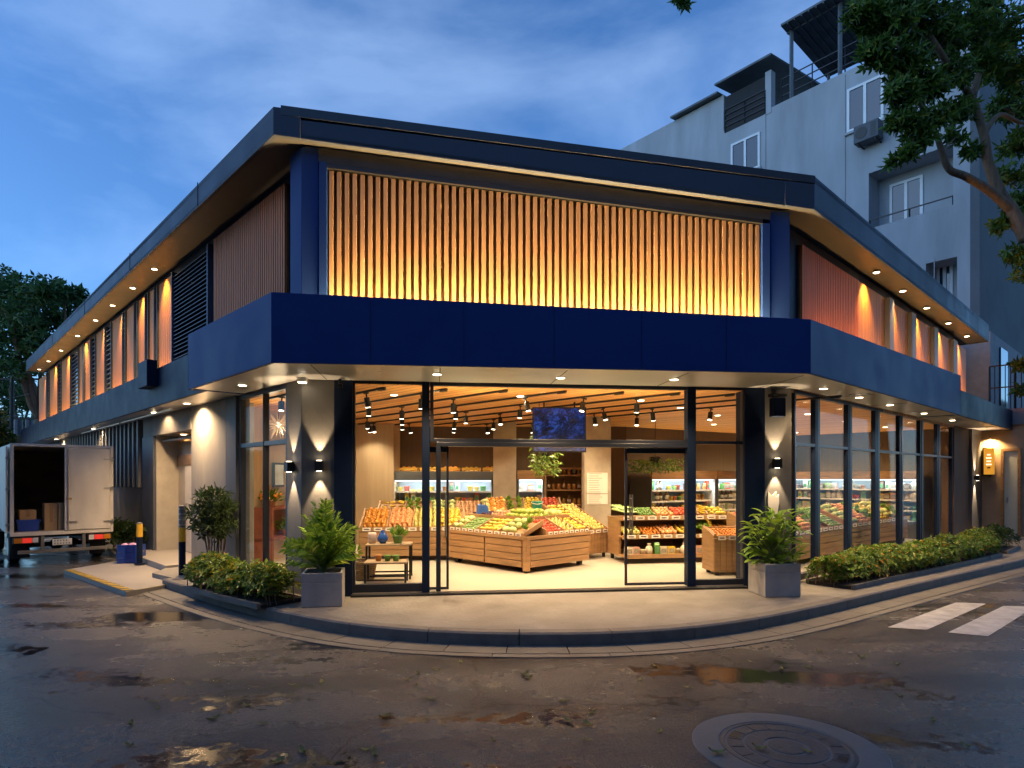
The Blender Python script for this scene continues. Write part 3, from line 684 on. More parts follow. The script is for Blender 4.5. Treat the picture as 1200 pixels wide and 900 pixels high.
mb.b8([a+n*.012+Vector((0, 0, capz(.02)-.10)), b+n*.012+Vector((0, 0, capz(1)-.12)), b-n*.3+Vector((0, 0, capz(1)-.12)), a-n*.3+Vector((0, 0, capz(.02)-.10)), a+n*.012+Vector((0, 0, capz(.02)+.035)), b+n*.012+Vector((0, 0, capz(1))), b-n*.3+Vector((0, 0, capz(1))), a-n*.3+Vector((0, 0, capz(.02)+.035))])
B(mb, 'roof_cap', cap_m, bev=.006)
# back parts of the shop that close its inside
mb = MB()
mb.box(10.3, 10.5, -5.0, -.3, FLOOR, CEIL, fr=R)
e4 = R(10.3, -4.6, 0)
mb.prism([xy(e4), (2.9, 16.35), (2.95, 16.55), xy(R(10.5, -4.75, 0))], FLOOR, CEIL)
mb.prism([(2.95, 16.35), (-4.1, 16.35), (-4.1, 16.5), (2.95, 16.5)], FLOOR, CEIL)
B(mb, 'inner_wall', brown_wall)
mb = MB(); q0, q1 = L(3.25, -.35, 0), Vector((-4.15, 16.3, 0))
mb.prism([xy(q0), (q1.x+.1, q1.y), (q1.x-.1, q1.y), (q0.x-.2, q0.y)], FLOOR, CEIL)
B(mb, 'inner_wall', beige)
xa, xb = P(415, 560, 15.6).x, P(463, 560, 15.6).x
mb = MB(); mb.box(xa-.8, xb, 15.4, 16.3, FLOOR, CEIL-.003); B(mb, 'panelled_pier', beige)
mb = MB(); mb.box(P(578, 0, 14.8).x, P(605, 0, 14.8).x, 14.8, 15.35, FLOOR, CEIL-.002); B(mb, 'inner_pillar', pillar_m, bev=.006)
mb = MB(); mb.box(P(685, 0, 13.6).x, P(716, 0, 13.6).x, 13.6, 14.15, FLOOR, CEIL-.002); B(mb, 'inner_pillar', pillar_m, bev=.006)
# ------------------------------------------------------------------ exterior lamps
def make_downlight(loc, label, group, power, angle=110, aim=(0, 0, -1), lens=lens_w, col=WARM, blend=.7):
    t = thing('downlight', loc, label, 'downlight', group)
    mb = MB(); n = 20
    for r0, r1, z0, z1 in ((.052, .07, 0, -.012), (.05, .052, .0, -.012)):
        mb.tube([(0, 0, z0), (0, 0, z1)], [r1, r1-.006], n)
    mb.build('trim', white_p, parent=t)
    mb = MB(); mb.tube([(0, 0, -.0125), (0, 0, -.0155)], [.055, .052], n); mb.build('lens', lens, parent=t)
    lamp('SPOT', (0, 0, -.02), power, col, t, aim, angle, blend, .035)
    return t
def copy_downlight(t, loc, lab=None): return dup(t, loc, label=lab)
def soffz_l(o): return ZA+.019
first = None
# under the eave above the truck side
for k, (px, py) in enumerate([(181, 310), (155.5, 333), (132, 355), (112, 373), (91, 391), (71.5, 409.6), (57, 421.6), (46, 432.5)]):
    s = L.u(px, .03)
    loc = L(s, .03, ZA+.019)
    if first is None: first = make_downlight(loc, 'small glowing downlight in the eave soffit over the truck side wing', 'downlights under the eave on the truck side', 150, 84, (L.n.x*-.30, L.n.y*-.30, -1), blend=.9, col=(1, .58, .24))
    else: copy_downlight(first, loc)
first = None
for k, px in enumerate([1027, 1058, 1086, 1111.5, 1133]):
    s = R.u(px, .0); loc = R(s, .0, ZB-.02-.18*min((s)/12.5, 1)+.018)
    if first is None: first = make_downlight(loc, 'small glowing downlight in the eave soffit over the crosswalk side wing', 'downlights under the eave on the crosswalk side', 150, 84, (R.n.x*-.30, R.n.y*-.30, -1), blend=.9, col=(1, .58, .24))
    else: copy_downlight(first, loc)
cz = CZ+.011
first = None
for px, py in [(512, 438), (657, 442), (790, 444)]:
    v = atz(px, py, cz)
    if first is None: first = make_downlight(v, 'round downlight in the canopy soffit above the glass shop front', 'downlights in the front canopy', 150, 130)
    else: copy_downlight(first, v)
first = None
for px, py in [(965, 458), (1007, 469.5), (1043, 480), (1083, 490.5), (1116, 499)]:
    v = R(R.u(px, .36), .36, cz)
    if first is None: first = make_downlight(v, 'round downlight in the canopy soffit over the flowering hedge', 'downlights in the canopy over the hedge', 150, 125)
    else: copy_downlight(first, v)
v = L(L.u(284, .42), .42, cz); make_downlight(v, 'round downlight in the canopy soffit above the side shop window', 'downlights in the truck side canopies', 120, 110)
first = None
for px, o in [(219, .30), (180.5, .30), (110, .3), (66, .3)]:
    v = L(L.u(px, o), o, cz)
    if first is None: first = make_downlight(v, 'round downlight in the low canopy along the delivery doorway wall', 'downlights in the low canopy', 330, 150, (L.n.x*-.15, L.n.y*-.15, -1))
    else: copy_downlight(first, v)
# long strip lamp standing on the canopy deck that washes the slats
t = thing('strip_light', F(FW/2-.15, .35, 3.745), 'long strip lamp hidden behind the canopy edge washing the timber slats', 'strip light')
mb = MB(); mb.box(uS0-.05, uS1+.05, .085, .155, 3.745, 3.80, fr=F); mb.build('housing', steel_dark, parent=t, world=True)
mb = MB(); mb.box(uS0, uS1, .095, .145, 3.801, 3.808, fr=F); mb.build('diffuser', emis('strip_emission', (1, .62, .25), 3), parent=t, world=True)
o = lamp('AREA', (0, 0, 0), 440, (1, .66, .28), t, (0, 0, 1), size=(uS1-uS0, .05))
m3 = Matrix((Vector((F.d.x, F.d.y, 0)), Vector((0, 0, 1)).cross(Vector((F.d.x, F.d.y, 0))), Vector((0, 0, 1)))).transposed()
dirv = (Vector((-F.n.x*.12, -F.n.y*.12, 1))).normalized(); zx = -dirv; xx = Vector((F.d.x, F.d.y, 0)); yy = zx.cross(xx)
o.rotation_euler = Matrix((xx, yy, zx)).transposed().to_euler(); o.location = F((uS0+uS1)/2, .12, 3.82)-Vector(t.location)
# low strips at the foot of the side panels (warm glow rising from the ledge)
for fr, a, b, z, lab in ((L, 207, 48, 3.87, 'thin strip lamp along the ledge under the truck side timber panels'), (R, 940, 1130, 3.70, 'thin strip lamp along the ledge under the crosswalk side timber panels')):
    s0, s1 = sorted((fr.u(a, INS), fr.u(b, INS))); t = thing('strip_light', fr((s0+s1)/2, .05, z-.02), lab, 'strip light')
    mb = MB(); mb.box(s0, s1, -.03, .03, z-.03, z, fr=fr); mb.build('housing', steel_dark, parent=t, world=True)
    o = lamp('AREA', (0, 0, 0), 6*(s1-s0), (1, .55, .18), t, (0, 0, 1), size=(s1-s0, .04))
    zx = -Vector((-fr.n.x*.5, -fr.n.y*.5, 1)).normalized(); xx = Vector((fr.d.x, fr.d.y, 0)); yy = zx.cross(xx)
    o.rotation_euler = Matrix((xx, yy, zx)).transposed().to_euler(); o.location = fr((s0+s1)/2, 0, z+.012)-Vector(t.location)
v = L((sD0+sD1)/2, -.20, zD-.012); make_downlight(v, 'small downlight added to light the recess over the delivery door', None, 80, 150)  # lamp added to brighten the door recess
# wall sconces
def sconce(fr, u, z, label, pw=46):
    loc = fr(u, .0, z); t = thing('wall_sconce', loc, label, 'wall light')
    mb = MB(); mb.box(u-.055, u+.055, .02, .12, z-.07, z+.07, fr=fr); mb.box(u-.04, u+.04, .0, .02, z-.05, z+.05, fr=fr); mb.build('body', black, parent=t, world=True, bev=.004)
    for sg in (1, -1):
        c = Vector(fr(u, .07, z+sg*.0715))-loc
        mb = MB(); mb.tube([c, c+Vector((0, 0, sg*.004))], .035, 14); mb.build('lens', lens_w, parent=t)
        lamp('SPOT', c+Vector((0, 0, sg*.01)), pw, (1, .70, .40), t, (-fr.n.x*.04, -fr.n.y*.04, sg), 54, .5, .012)
    return t
sconce(F, F.u(375), F.z(375, 546), 'black up and down wall light on the front of the column behind the fern planter')
sconce(L, .24, L.z(345, 547), 'black up and down wall light on the column side face beside the tall window')
sconce(F, F.u(908), F.z(908, 543), 'black up and down wall light on the column above the broad leaved planter')
us = R.u(1142, .06)
t = sconce(R, us, R.z(1142, 560), 'black up and down wall light on the narrow pier beside the yellow sign', 120); t.location = Vector(t.location)+Vector((R.n.x*.06, R.n.y*.06, 0))
# speaker and camera
t = thing('wall_speaker', F(F.u(907), .0, 2.95), 'small black box loudspeaker on the column above the broad leaved planter', 'speaker')
mb = MB(); u = F.u(907); mb.box(u-.095, u+.095, .03, .17, 2.72, 3.0, fr=F); mb.build('body', navy_dark, parent=t, world=True, bev=.01)
mb = MB(); mb.box(u-.03, u+.03, .0, .03, 2.83, 2.95, fr=F); mb.box(u-.12, u+.12, .04, .16, 3.02, 3.06, fr=F); mb.build('bracket', black, parent=t, world=True)
t = thing('spot_floodlight', F(F.u(356), .16, CZ), 'little floodlight fixed where the canopy meets the corner column', 'floodlight')
mb = MB(); u = F.u(357); mb.box(u-.06, u+.06, .1, .22, CZ-.05, CZ+.01, fr=F); mb.build('body', white_p, parent=t, world=True, bev=.006)
mb = MB(); mb.box(u-.045, u+.045, .11, .21, CZ-.056, CZ-.0505, fr=F); mb.build('lens', emis('flood', (1, .85, .6), 8), parent=t, world=True)
t = thing('security_camera', F(F.u(398), .1, CZ), 'small dark security camera under the canopy beside the corner column', 'camera')
u = F.u(400); mb = MB(); mb.tube([F(u, .12, CZ+.01), F(u, .12, CZ-.05)], .025, 10); mb.bar(F(u, .08, CZ-.075), F(u+.02, .26, CZ-.10), .06, .055); mb.build('body', black, parent=t, world=True, bev=.005)
# pale emblem plate on the right column
t = thing('wall_plaque', F(F.u(906), .0, 1.45), 'pale flame shaped plaque on the column below the wall light', 'plaque')
u = F.u(906); za, zb = F.z(906, 609), F.z(906, 576)
prof = [(-.05, 0), (.05, 0), (.065, .1), (.09, .22), (.085, .33), (.05, .29), (.045, .36), (-.03, .31), (-.085, .36), (-.09, .22), (-.065, .1)]
h = (zb-za)/.36
mb = MB(); n = len(prof); mb.mesh([F(u+x, .003, za+z*h) for x, z in prof]+[F(u+x, .016, za+z*h) for x, z in prof], [tuple(range(n)), tuple(range(2*n-1, n-1, -1))]+[(i, (i+1) % n, n+(i+1) % n, n+i) for i in range(n)])
mb.build('plate', mat('pale_plate', (.62, .58, .53), .6), parent=t, world=True)

# ------------------------------------------------------------------ planters, bollards, crate
planter_m = mat('planter_concrete', (.38, .36, .335), .75, var=.16, scale=3.5, bump=.2, bscale=40)
def planter(px0, px1, pyb, pyt, label, rz):
    a = G((px0+px1)/2, pyb, SLAB); Y = a.y+.02; w = (px1-px0)/FPX*Y; h = (pyb-pyt)/FPX*Y*.97
    c = Vector((a.x, a.y+w*.5, SLAB)); t = thing('planter', c, label, 'planter', rz=rz); w *= .93
    mb = MB(); q = w/2; i = q-.035
    mb.box(-q, q, -q, q, 0, h-.12)
    for x0, x1, y0, y1 in ((-q, q, -q, -i), (-q, q, i, q), (-q, -i, -i, i), (i, q, -i, i)): mb.box(x0, x1, y0, y1, h-.12, h)
    mb.build('box', planter_m, parent=t, bev=.008)
    mb = MB(); mb.box(-i, i, -i, i, h-.118, h-.05); mb.build('soil', soil, parent=t)
    return t, c, w, h
pl1 = planter(347, 397, 712, 671, 'square grey concrete planter with a fern in front of the lit corner column', rad(7+4))
pl2 = planter(893, 940, 700, 660, 'square grey concrete planter with broad leaves beside the long hedge', rad(7-2))
boll_y = mat('bollard_yellow', (.75, .42, .03), .45, var=.1); boll_g = mat('bollard_grey', (.16, .16, .165), .4, var=.15)
def bollard(px, pyb, pyt, zg, label, ys):
    a = G(px, pyb, zg); h = CAMZ+(HZ-pyt)/FPX*a.y-zg; t = thing('bollard', (a.x, a.y, zg), label, 'bollard'); r = .055
    mb = MB(); mb.lathe((0, 0, 0), [(.1, 0), (.1, .012), (r+.005, .016), (r, .02), (r, ys[0]*h)], 16); mb.build('post', navy_dark, parent=t)
    mb = MB(); mb.tube([(0, 0, ys[0]*h), (0, 0, ys[1]*h)], r+.002, 16); mb.build('band', boll_y, parent=t)
    mb = MB(); mb.lathe((0, 0, 0), [(r, ys[1]*h), (r, h-.02), (r*.8, h-.005), (.001, h)], 16); mb.build('top', boll_g, parent=t)
    if ys[1] < .95:
        for k in range(4): mb = MB(); z = ys[1]*h+(1-ys[1])*h*(k+.4)/4.2; mb.tube([(0, 0, z), (0, 0, z+.025)], r+.0015, 16); mb.build('reflector_band', steel, parent=t)
bollard(213.5, 679, 592, .07, 'tall black bollard with a yellow band and grey striped top beside the bushy shrub', (.51, .70))
bollard(163.5, 661, 612, .09, 'short black bollard with a yellow top beside the blue crate', (.65, .96))
crate_m = mat('blue_plastic', (.015, .06, .34), .4, var=.1)
cb = G(148, 660.5, .07); t = thing('plastic_crate', (cb.x, cb.y+.18, .072), 'blue plastic crate of pink bags standing on the loading ramp', 'crate', rz=rad(10))
mb = MB(); W, D, H = .21, .16, .36
mb.box(-W, W, -D, D, 0, .02)
for z0, z1 in ((.0, .09), (.115, .205), (.23, H)):
    mb.box(-W, W, -D, -D+.02, z0, z1); mb.box(-W, W, D-.02, D, z0, z1); mb.box(-W, -W+.02, -D+.02, D-.02, z0, z1); mb.box(W-.02, W, -D+.02, D-.02, z0, z1)
for x in (-W, -.07, .05, W-.022): mb.box(x, x+.022, -D-.004, -D+.018, 0, H-.01); mb.box(x, x+.022, D-.018, D+.004, 0, H-.01)
for z in (.09, .205, H): mb.box(-W-.008, W+.008, -D-.008, -D+.0, z-.012, z+.012)
mb.build('basket', crate_m, parent=t, bev=.004)
for k, (x, y) in enumerate(((-.11, -.04), (.0, .03), (.10, -.05))):
    mb = MB(); mb.ell((0, 0, 0), (.08, .07, .06), 10, 7, jit=.12); o = mb.build('plastic_bag', mat('pink_bag', (.55, .30, .50), .35, var=.25, scale=9), loc=None, smooth=True)
    o.location = (cb.x+x, cb.y+.18+y, .072+H-.02); tag(o, 'crumpled pink plastic bag bulging out of the blue crate', 'bag', 'pink bags in the blue crate')

# ------------------------------------------------------------------ truck
ang = math.atan2(R.d.y, R.d.x)
k0 = (12-600)/FPX; TY = 12.8
truck = thing('delivery_truck', (k0*TY, TY, 0), 'white box truck backed up to the shop with one rear door open', 'truck', rz=math.atan2(.6857, .7278))
TW, TL, Z0, Z1 = 1.78, 3.3, .66, 2.49
tw_m = mat('truck_white', (.70, .65, .56), .45, var=.14, scale=2.2, stretch=(1, 1, .4), rvar=.1, bump=.04, bscale=8); tin_m = mat('truck_inside', (.45, .36, .26), .7, var=.2, scale=3); dkm = mat('chassis_black', (.02, .02, .021), .6, var=.3)
mb = MB()
mb.box(0, .03, .0, TL, Z0, Z1); mb.box(TW-.03, TW, 0, TL, Z0, Z1); mb.box(.03, TW-.03, TL-.03, TL, Z0, Z1); mb.box(.03, TW-.03, .0, TL-.03, Z1-.03, Z1)
mb.build('cargo_box', tw_m, parent=truck, bev=.006)
mb = MB(); mb.box(.031, .036, .05, TL-.031, Z0+.03, Z1-.031); mb.box(TW-.036, TW-.031, .05, TL-.031, Z0+.03, Z1-.031); mb.box(.036, TW-.036, TL-.036, TL-.031, Z0+.03, Z1-.031); mb.box(.031, TW-.031, .02, TL-.031, Z0-.02, Z0+.03); mb.build('cargo_lining', tin_m, parent=truck)
mb = MB(); f = .055
mb.box(-.01, f, -.035, 0, Z0-.05, Z1+.01); mb.box(TW-f, TW+.01, -.035, 0, Z0-.05, Z1+.01); mb.box(f, TW-f, -.035, 0, Z1-.045, Z1+.01); mb.box(f, TW-f, -.035, 0, Z0-.05, Z0+.025)
mb.build('rear_frame', tw_m, parent=truck, bev=.006)
dx0 = TW*.505
def tdoor(x0, x1, y0, y1):
    mb_ = MB(); mb_.box(x0, x1, y0, y1, Z0+.035, Z1-.055); d_ = mb_.build('rear_door', tw_m, parent=truck, bev=.01); return d_
d_ = tdoor(dx0, TW-f-.005, -.055, -.02); 
for z in (Z0+.18, Z0+.9, Z1-.3): mb = MB(); mb.box(TW-f-.12, TW+.012, -.072, -.055, z, z+.03); mb.tube([(TW-.015, -.065, z-.03), (TW-.015, -.065, z+.06)], .014, 8); mb.build('hinge', steel, parent=d_)
mb = MB(); mb.tube([(dx0+.06, -.075, Z0+.05), (dx0+.06, -.075, Z1-.07)], .012, 8); mb.box(dx0+.03, dx0+.22, -.085, -.072, Z0+.2, Z0+.225); mb.box(dx0+.03, dx0+.12, -.085, -.07, Z0+.68, Z0+.72, mi=1)
mb.build('latch', [steel, mat('brass_latch', (.45, .3, .1), .4, metal=.6)], parent=d_)
d2 = tdoor(-.075, -.04, .0, dx0-f)
for z in (Z0+.18, Z0+.9, Z1-.3): mb = MB(); mb.box(-.085, -.012, -.03, .02, z, z+.03); mb.build('hinge', steel, parent=d2)
red_l = emis('tail_red', (.9, .05, .03), .25); red_l.node_tree.nodes['Principled BSDF'].inputs['Base Color'].default_value = (.5, .02, .015, 1)
amb_l = mat('amber_lens', (.6, .22, .02), .25, var=.05); wht_l = mat('white_lens', (.7, .7, .68), .2, var=.05)
zl = Z0-.13
for side in (0, 1):
    x0 = .05 if side == 0 else TW-.05-.40
    mb = MB(); mb.box(x0-.02, x0+.42, -.05, -.005, zl-.075, zl+.055); h_ = mb.build('tail_lamp', dkm, parent=truck, bev=.006)
    parts = [(0, .13, amb_l), (.135, .30, red_l), (.305, .40, wht_l)]
    if side: parts = [(0, .095, wht_l), (.10, .265, red_l), (.27, .40, amb_l)]
    for a, b, m in parts:
        mb = MB(); mb.box(x0+a, x0+b, -.062, -.05, zl-.06, zl+.04); mb.build('lens', m, parent=h_, bev=.005)
mb = MB(); mb.box(TW*.5-.20, TW*.5+.14, -.04, -.028, zl-.14, zl-.01); pl_ = mb.build('licence_plate', mat('plate_white', (.62, .62, .60), .4, var=.05), parent=truck, bev=.004)
mb = MB()
for r_, zz in ((5, zl-.045), (6, zl-.105)):
    for i in range(r_): mb.box(TW*.5-.17+i*.05, TW*.5-.145+i*.05, -.0435, -.0405, zz-.018, zz+.018)
mb.build('plate_marks', mat('plate_ink', (.25, .25, .27), .6), parent=pl_)
mb = MB(); mb.box(.12, TW-.12, -.02, .05, .24, .31); mb.box(.5, .56, -.01, .06, .31, Z0-.05); mb.box(TW-.56, TW-.5, -.01, .06, .31, Z0-.05); mb.build('rear_bumper', mat('bumper_grey', (.16, .15, .14), .5, var=.2), parent=truck, bev=.008)
mb = MB()
for x in (.42, TW-.5): mb.box(x, x+.08, .06, 4.6, .42, Z0-.02)
for y in (.3, 1.4, 2.6): mb.box(.1, TW-.1, y, y+.07, Z0-.12, Z0-.02)
mb.tube([(.2, .95, .34), (TW-.2, .95, .34)], .05, 8); mb.ell((TW/2, .95, .34), .13, 10, 7)
mb.build('chassis', dkm, parent=truck)
for x in (.06, TW-.36): mb = MB(); mb.box(x, x+.30, .42, .435, .12, Z0-.04); mb.build('mud_flap', rubber, parent=truck)
for x, y in ((.14, .95), (TW-.14, .95), (.12, 4.1), (TW-.12, 4.1)):
    mb = MB(); n = 22; w = .10
    mb.tube([(x-w, y, .33), (x-w+.02, y, .33), (x+w-.02, y, .33), (x+w, y, .33)], [.30, .33, .33, .30], n); wh = mb.build('wheel', rubber, parent=truck)
    mb = MB(); mb.tube([(x-w-.006, y, .33), (x+w+.006, y, .33)], .19, n); mb.build('rim', steel, parent=wh)
mb = MB(); cy0 = TL+.12
mb.mesh([(0.05, cy0, .5), (TW-.05, cy0, .5), (TW-.05, cy0+1.35, .5), (.05, cy0+1.35, .5), (.08, cy0, 2.0), (TW-.08, cy0, 2.0), (TW-.08, cy0+.95, 1.98), (.08, cy0+.95, 1.98), (.05, cy0+1.4, 1.15), (TW-.05, cy0+1.4, 1.15)],
        [(0, 3, 2, 1), (0, 1, 5, 4), (4, 5, 6, 7), (7, 6, 9, 8), (8, 9, 2, 3), (1, 2, 9, 6, 5), (0, 4, 7, 8, 3)])
mb.build('cab', tw_m, parent=truck, bev=.03)
# loads inside the truck, standing on its bed
def tp(x, y, z): return truck.location+Matrix.Rotation(truck.rotation_euler.z, 3, 'Z') @ Vector((x, y, z))
card = mat('cardboard', (.40, .25, .12), .8, var=.15, scale=3); tape = mat('brown_tape', (.28, .16, .07), .4)
def carton(x, y, w, d, h, label, z=Z0+.031):
    t = thing('cardboard_box', tp(x, y, z), label, 'box', rz=truck.rotation_euler.z)
    mb = MB(); mb.box(0, w, 0, d, 0, h); mb.build('carton', card, parent=t, bev=.006)
    mb = MB(); mb.box(w/2-.03, w/2+.03, -.002, d+.002, h*.3, h+.002); mb.build('tape', tape, parent=t)
carton(.58, .16, .23, .35, .57, 'tall brown cardboard box in the open truck, the taller of two near the middle'); carton(.815, .10, .22, .38, .575, 'tall brown cardboard box beside its twin, half behind the shut truck door')
carton(.17, .22, .28, .3, .20, 'small brown carton stacked on the blue bin inside the truck', z=Z0+.031+.24)
t = thing('storage_bin', tp(.12, .15, Z0+.031), 'blue storage bin on the truck bed under a small carton', 'bin', rz=truck.rotation_euler.z)
mb = MB(); mb.mesh([(.02, .02, 0), (.36, .02, 0), (.36, .4, 0), (.02, .4, 0), (0, 0, .22), (.38, 0, .22), (.38, .42, .22), (0, .42, .22)], MB.BF); mb.build('body', crate_m, parent=t, bev=.008)
mb = MB(); mb.box(-.01, .39, -.01, .43, .20, .239); mb.build('rim', crate_m, parent=t, bev=.006)

# ------------------------------------------------------------------ apartment block behind the shop
A = Fr((14.45, 20.0), (-.628, .778), (-.778, -.628))
apt = thing('apartment_building', A(6, -4, 0), 'tall white apartment block rising behind the shop with roof terraces', 'apartment building')
def AB(mb, name, m, par=apt, **kw): return mb.build(name, m, parent=par, world=True, **kw)
ZM, ZH = 16.5, 18.0
# recess openings in the facade (run0, run1, z0, z1)
def arec(px0, px1, py0, py1):
    c = (px0+px1)/2; return sorted((A.u(px0), A.u(px1)))+sorted((A.z(c, py0), A.z(c, py1)))
rec1 = arec(1018, 1117, 186, 254); rec2 = arec(1085, 1137, 303, 360)
rec2 = [.35, rec2[1], rec2[2], rec2[3]]
tH = A.u(848); t1_, t2_ = A.u(897), A.u(849)
mb = MB()
def wallgrid(us, zs_, holes, o0, o1):
    for a, b in zip(us, us[1:]):
        for c, d in zip(zs_, zs_[1:]):
            if any(h[0]-.001 <= a and b <= h[1]+.001 and h[2]-.001 <= c and d <= h[3]+.001 for h in holes): continue
            mb.box(a, b, o0, o1, c, d, fr=A)
us = sorted([0, tH, rec1[0], rec1[1], rec2[0], rec2[1]]); zs_ = sorted([0, ZM, rec1[2], rec1[3], rec2[2], rec2[3]])
wallgrid(us, zs_, [rec1, rec2], -.9, 0)
mb.box(0, tH, -9, -.9, 0, ZM-.35, fr=A)
mb.box(tH, 15.0, -9, 0, 0, ZH, fr=A)
AB(mb, 'wall', apt_white)
mb = MB(); mb.box(-.25, -.001, -14, .0, 0, ZM+.6, fr=A); AB(mb, 'side_wall', apt_dark)  # return wall: its shade is put into the darker grey colour
mb = MB(); 
for px in (897, 990): u = A.u(px); mb.box(u-.02, u+.02, .0, .03, 5, ZM-.1, fr=A)
mb.box(A.u(1095)-.015, A.u(1095)+.015, 0, .02, 5, 9, fr=A)
AB(mb, 'drain_pipe', apt_white)
def awin(px0, px1, pyt, pyb, o=0.0, split=True, lab=None):
    a, b = sorted((A.u(px0, o), A.u(px1, o))); c = (px0+px1)/2; z0, z1 = A.z(c, pyb, o), A.z(c, pyt, o); w = .09
    mb_ = MB(); mb_.box(a, a+w, o+.003, o+.05, z0, z1, fr=A); mb_.box(b-w, b, o+.003, o+.05, z0, z1, fr=A); mb_.box(a+w, b-w, o+.003, o+.05, z0, z0+w, fr=A); mb_.box(a+w, b-w, o+.003, o+.05, z1-w, z1, fr=A)
    if split: m_ = (a+b)/2; mb_.box(m_-.05, m_+.05, o+.003, o+.055, z0+w, z1-w, fr=A)
    f_ = AB(mb_, 'window', white_frame)
    mb_ = MB(); mb_.box(a+w*.5, b-w*.5, o+.002, o+.02, z0+w*.5, z1-w*.5, fr=A); mb_.build('pane', glass_dark, parent=f_, world=True)
    mb_ = MB(); mb_.box(a-.06, b+.06, o+.003, o+.10, z0-.08, z0-.002, fr=A); mb_.build('sill', apt_white, parent=f_, world=True)
awin(993, 1036, 96, 148); awin(1046, 1080, 72, 135); awin(857, 891, 162, 203)
awin(1043, 1082, 211, 262, o=-.9); awin(1098, 1117, 310, 350, o=-.9)
def railing(a, b, z0, z1, o, name='railing', n=3, bars=0, par=apt, fr=A):
    mb_ = MB()
    for i in range(n): z = z0+(z1-z0)*(i+1)/n; mb_.bar(fr(a, o, z), fr(b, o, z), .035)
    k = max(2, int((b-a)/1.1))
    for i in range(k+1): s = a+(b-a)*i/k; mb_.bar(fr(s, o, z0), fr(s, o, z1), .035)
    if bars:
        for i in range(int((b-a)/bars)): s = a+bars*i; mb_.bar(fr(s, o, z0), fr(s, o, z1), .016)
    return mb_.build(name, steel_dark, parent=par, world=True)
railing(rec1[0]+.02, rec1[1]-.02, rec1[2]-.02, rec1[2]+.3, -.05, n=1)
# terraces on top: dark loggia on the high block, railed terrace with tin canopy on the lower one
mb = MB(); a, b = A.u(897), A.u(850); zz0 = A.z(873, 145); mb.box(a, b, -.02, .012, zz0, ZH-.15, fr=A); AB(mb, 'loggia', mat('loggia_shade', (.02, .02, .022), .8))  # flat near-black sheet; the shade of the open recess is painted on
mb = MB(); mb.box(a-.25, a+.0, -.3, .02, ZM-.2, ZH, fr=A); AB(mb, 'loggia_pier', apt_white)
railing(a, b, zz0, zz0+.95, .04, n=4)
mb = MB()
mb.b8([A(a-.5, .5, ZH+.25), A(b+.2, .5, ZH+.25), A(b+.2, -4, ZH+.7), A(a-.5, -4, ZH+.7), A(a-.5, .5, ZH+.33), A(b+.2, .5, ZH+.33), A(b+.2, -4, ZH+.78), A(a-.5, -4, ZH+.78)])
u0, u1 = A.u(845), A.u(790)
mb.b8([A(u0, .3, ZH+.02), A(u1, .3, ZH+.02), A(u1, -4, ZH+.3), A(u0, -4, ZH+.3), A(u0, .3, ZH+.1), A(u1, .3, ZH+.1), A(u1, -4, ZH+.38), A(u0, -4, ZH+.38)])
AB(mb, 'tin_roof', tinroof)
a2, b2 = A.u(1030), A.u(914)
railing(a2, b2, ZM, ZM+1.0, -.15, n=3)
mb = MB(); ca, cb2 = A.u(1045), A.u(921); zc = A.z(921, 36)
mb.b8([A(ca, .4, zc), A(cb2, .4, zc), A(cb2, -3.4, zc-.5), A(ca, -3.4, zc-.5), A(ca, .4, zc+.08), A(cb2, .4, zc+.08), A(cb2, -3.4, zc-.42), A(ca, -3.4, zc-.42)])
for i in range(14): s = ca+(cb2-ca)*i/14; mb.bar(A(s, .39, zc-.03), A(s, -3.3, zc-.53), .05)
AB(mb, 'terrace_canopy', tinroof)
mb = MB()
for px in (926, 983, 1040):
    s = A.u(px); mb.bar(A(s, .0-.1, ZM-.2), A(s, -.1, zc), .11); mb.bar(A(s, -3.2, ZM-.2), A(s, -3.2, zc-.45), .09)
mb.bar(A(ca, -3.2, ZM+1.5), A(cb2, -3.2, ZM+1.5), .05); mb.bar(A(ca, -.1, zc-.06), A(cb2, -.1, zc-.06), .08)
AB(mb, 'canopy_post', apt_dark)
mb = MB(); mb.box(A.u(1000), A.u(905), -6.5, -4.2, ZM-.3, ZM+2.0, fr=A); AB(mb, 'roof_hut', apt_dark)
mb = MB(); mb.box(A.u(1005), A.u(898), -6.8, -3.6, ZM+2.0, ZM+2.12, fr=A); AB(mb, 'hut_roof', tinroof)
# air conditioner under the big window
ua, ub = sorted((A.u(1008), A.u(1037))); z0, z1 = A.z(1022, 170), A.z(1022, 150)
t = thing('air_conditioner', A((ua+ub)/2, .0, z0), 'dark boxy air conditioner hung below the upper apartment window', 'air conditioner')
mb = MB(); mb.box(ua, ub, .12, .55, z0, z1, fr=A); mb.build('body', mat('ac_grey', (.06, .07, .085), .5), parent=t, world=True, bev=.02)
mb = MB(); mb.box(ua+.1, ua+.14, .0, .5, z0-.05, z0-.003, fr=A); mb.box(ub-.14, ub-.1, .0, .5, z0-.05, z0-.003, fr=A); mb.build('bracket', steel_dark, parent=t, world=True)
mb = MB()
cc = Vector(A((ua+ub)/2+.15, .553, (z0+z1)/2)); dx = Vector((A.d.x, A.d.y, 0)); nn = Vector((A.n.x, A.n.y, 0))
mb.tube([cc, cc+nn*.01], .2, 20)
for i in range(7): z = z0+.09+i*(z1-z0-.18)/6; mb.box(ua+.08, (ua+ub)/2-.15, .551, .56, z-.012, z+.012, fr=A)
mb.build('grille', black, parent=t, world=True)
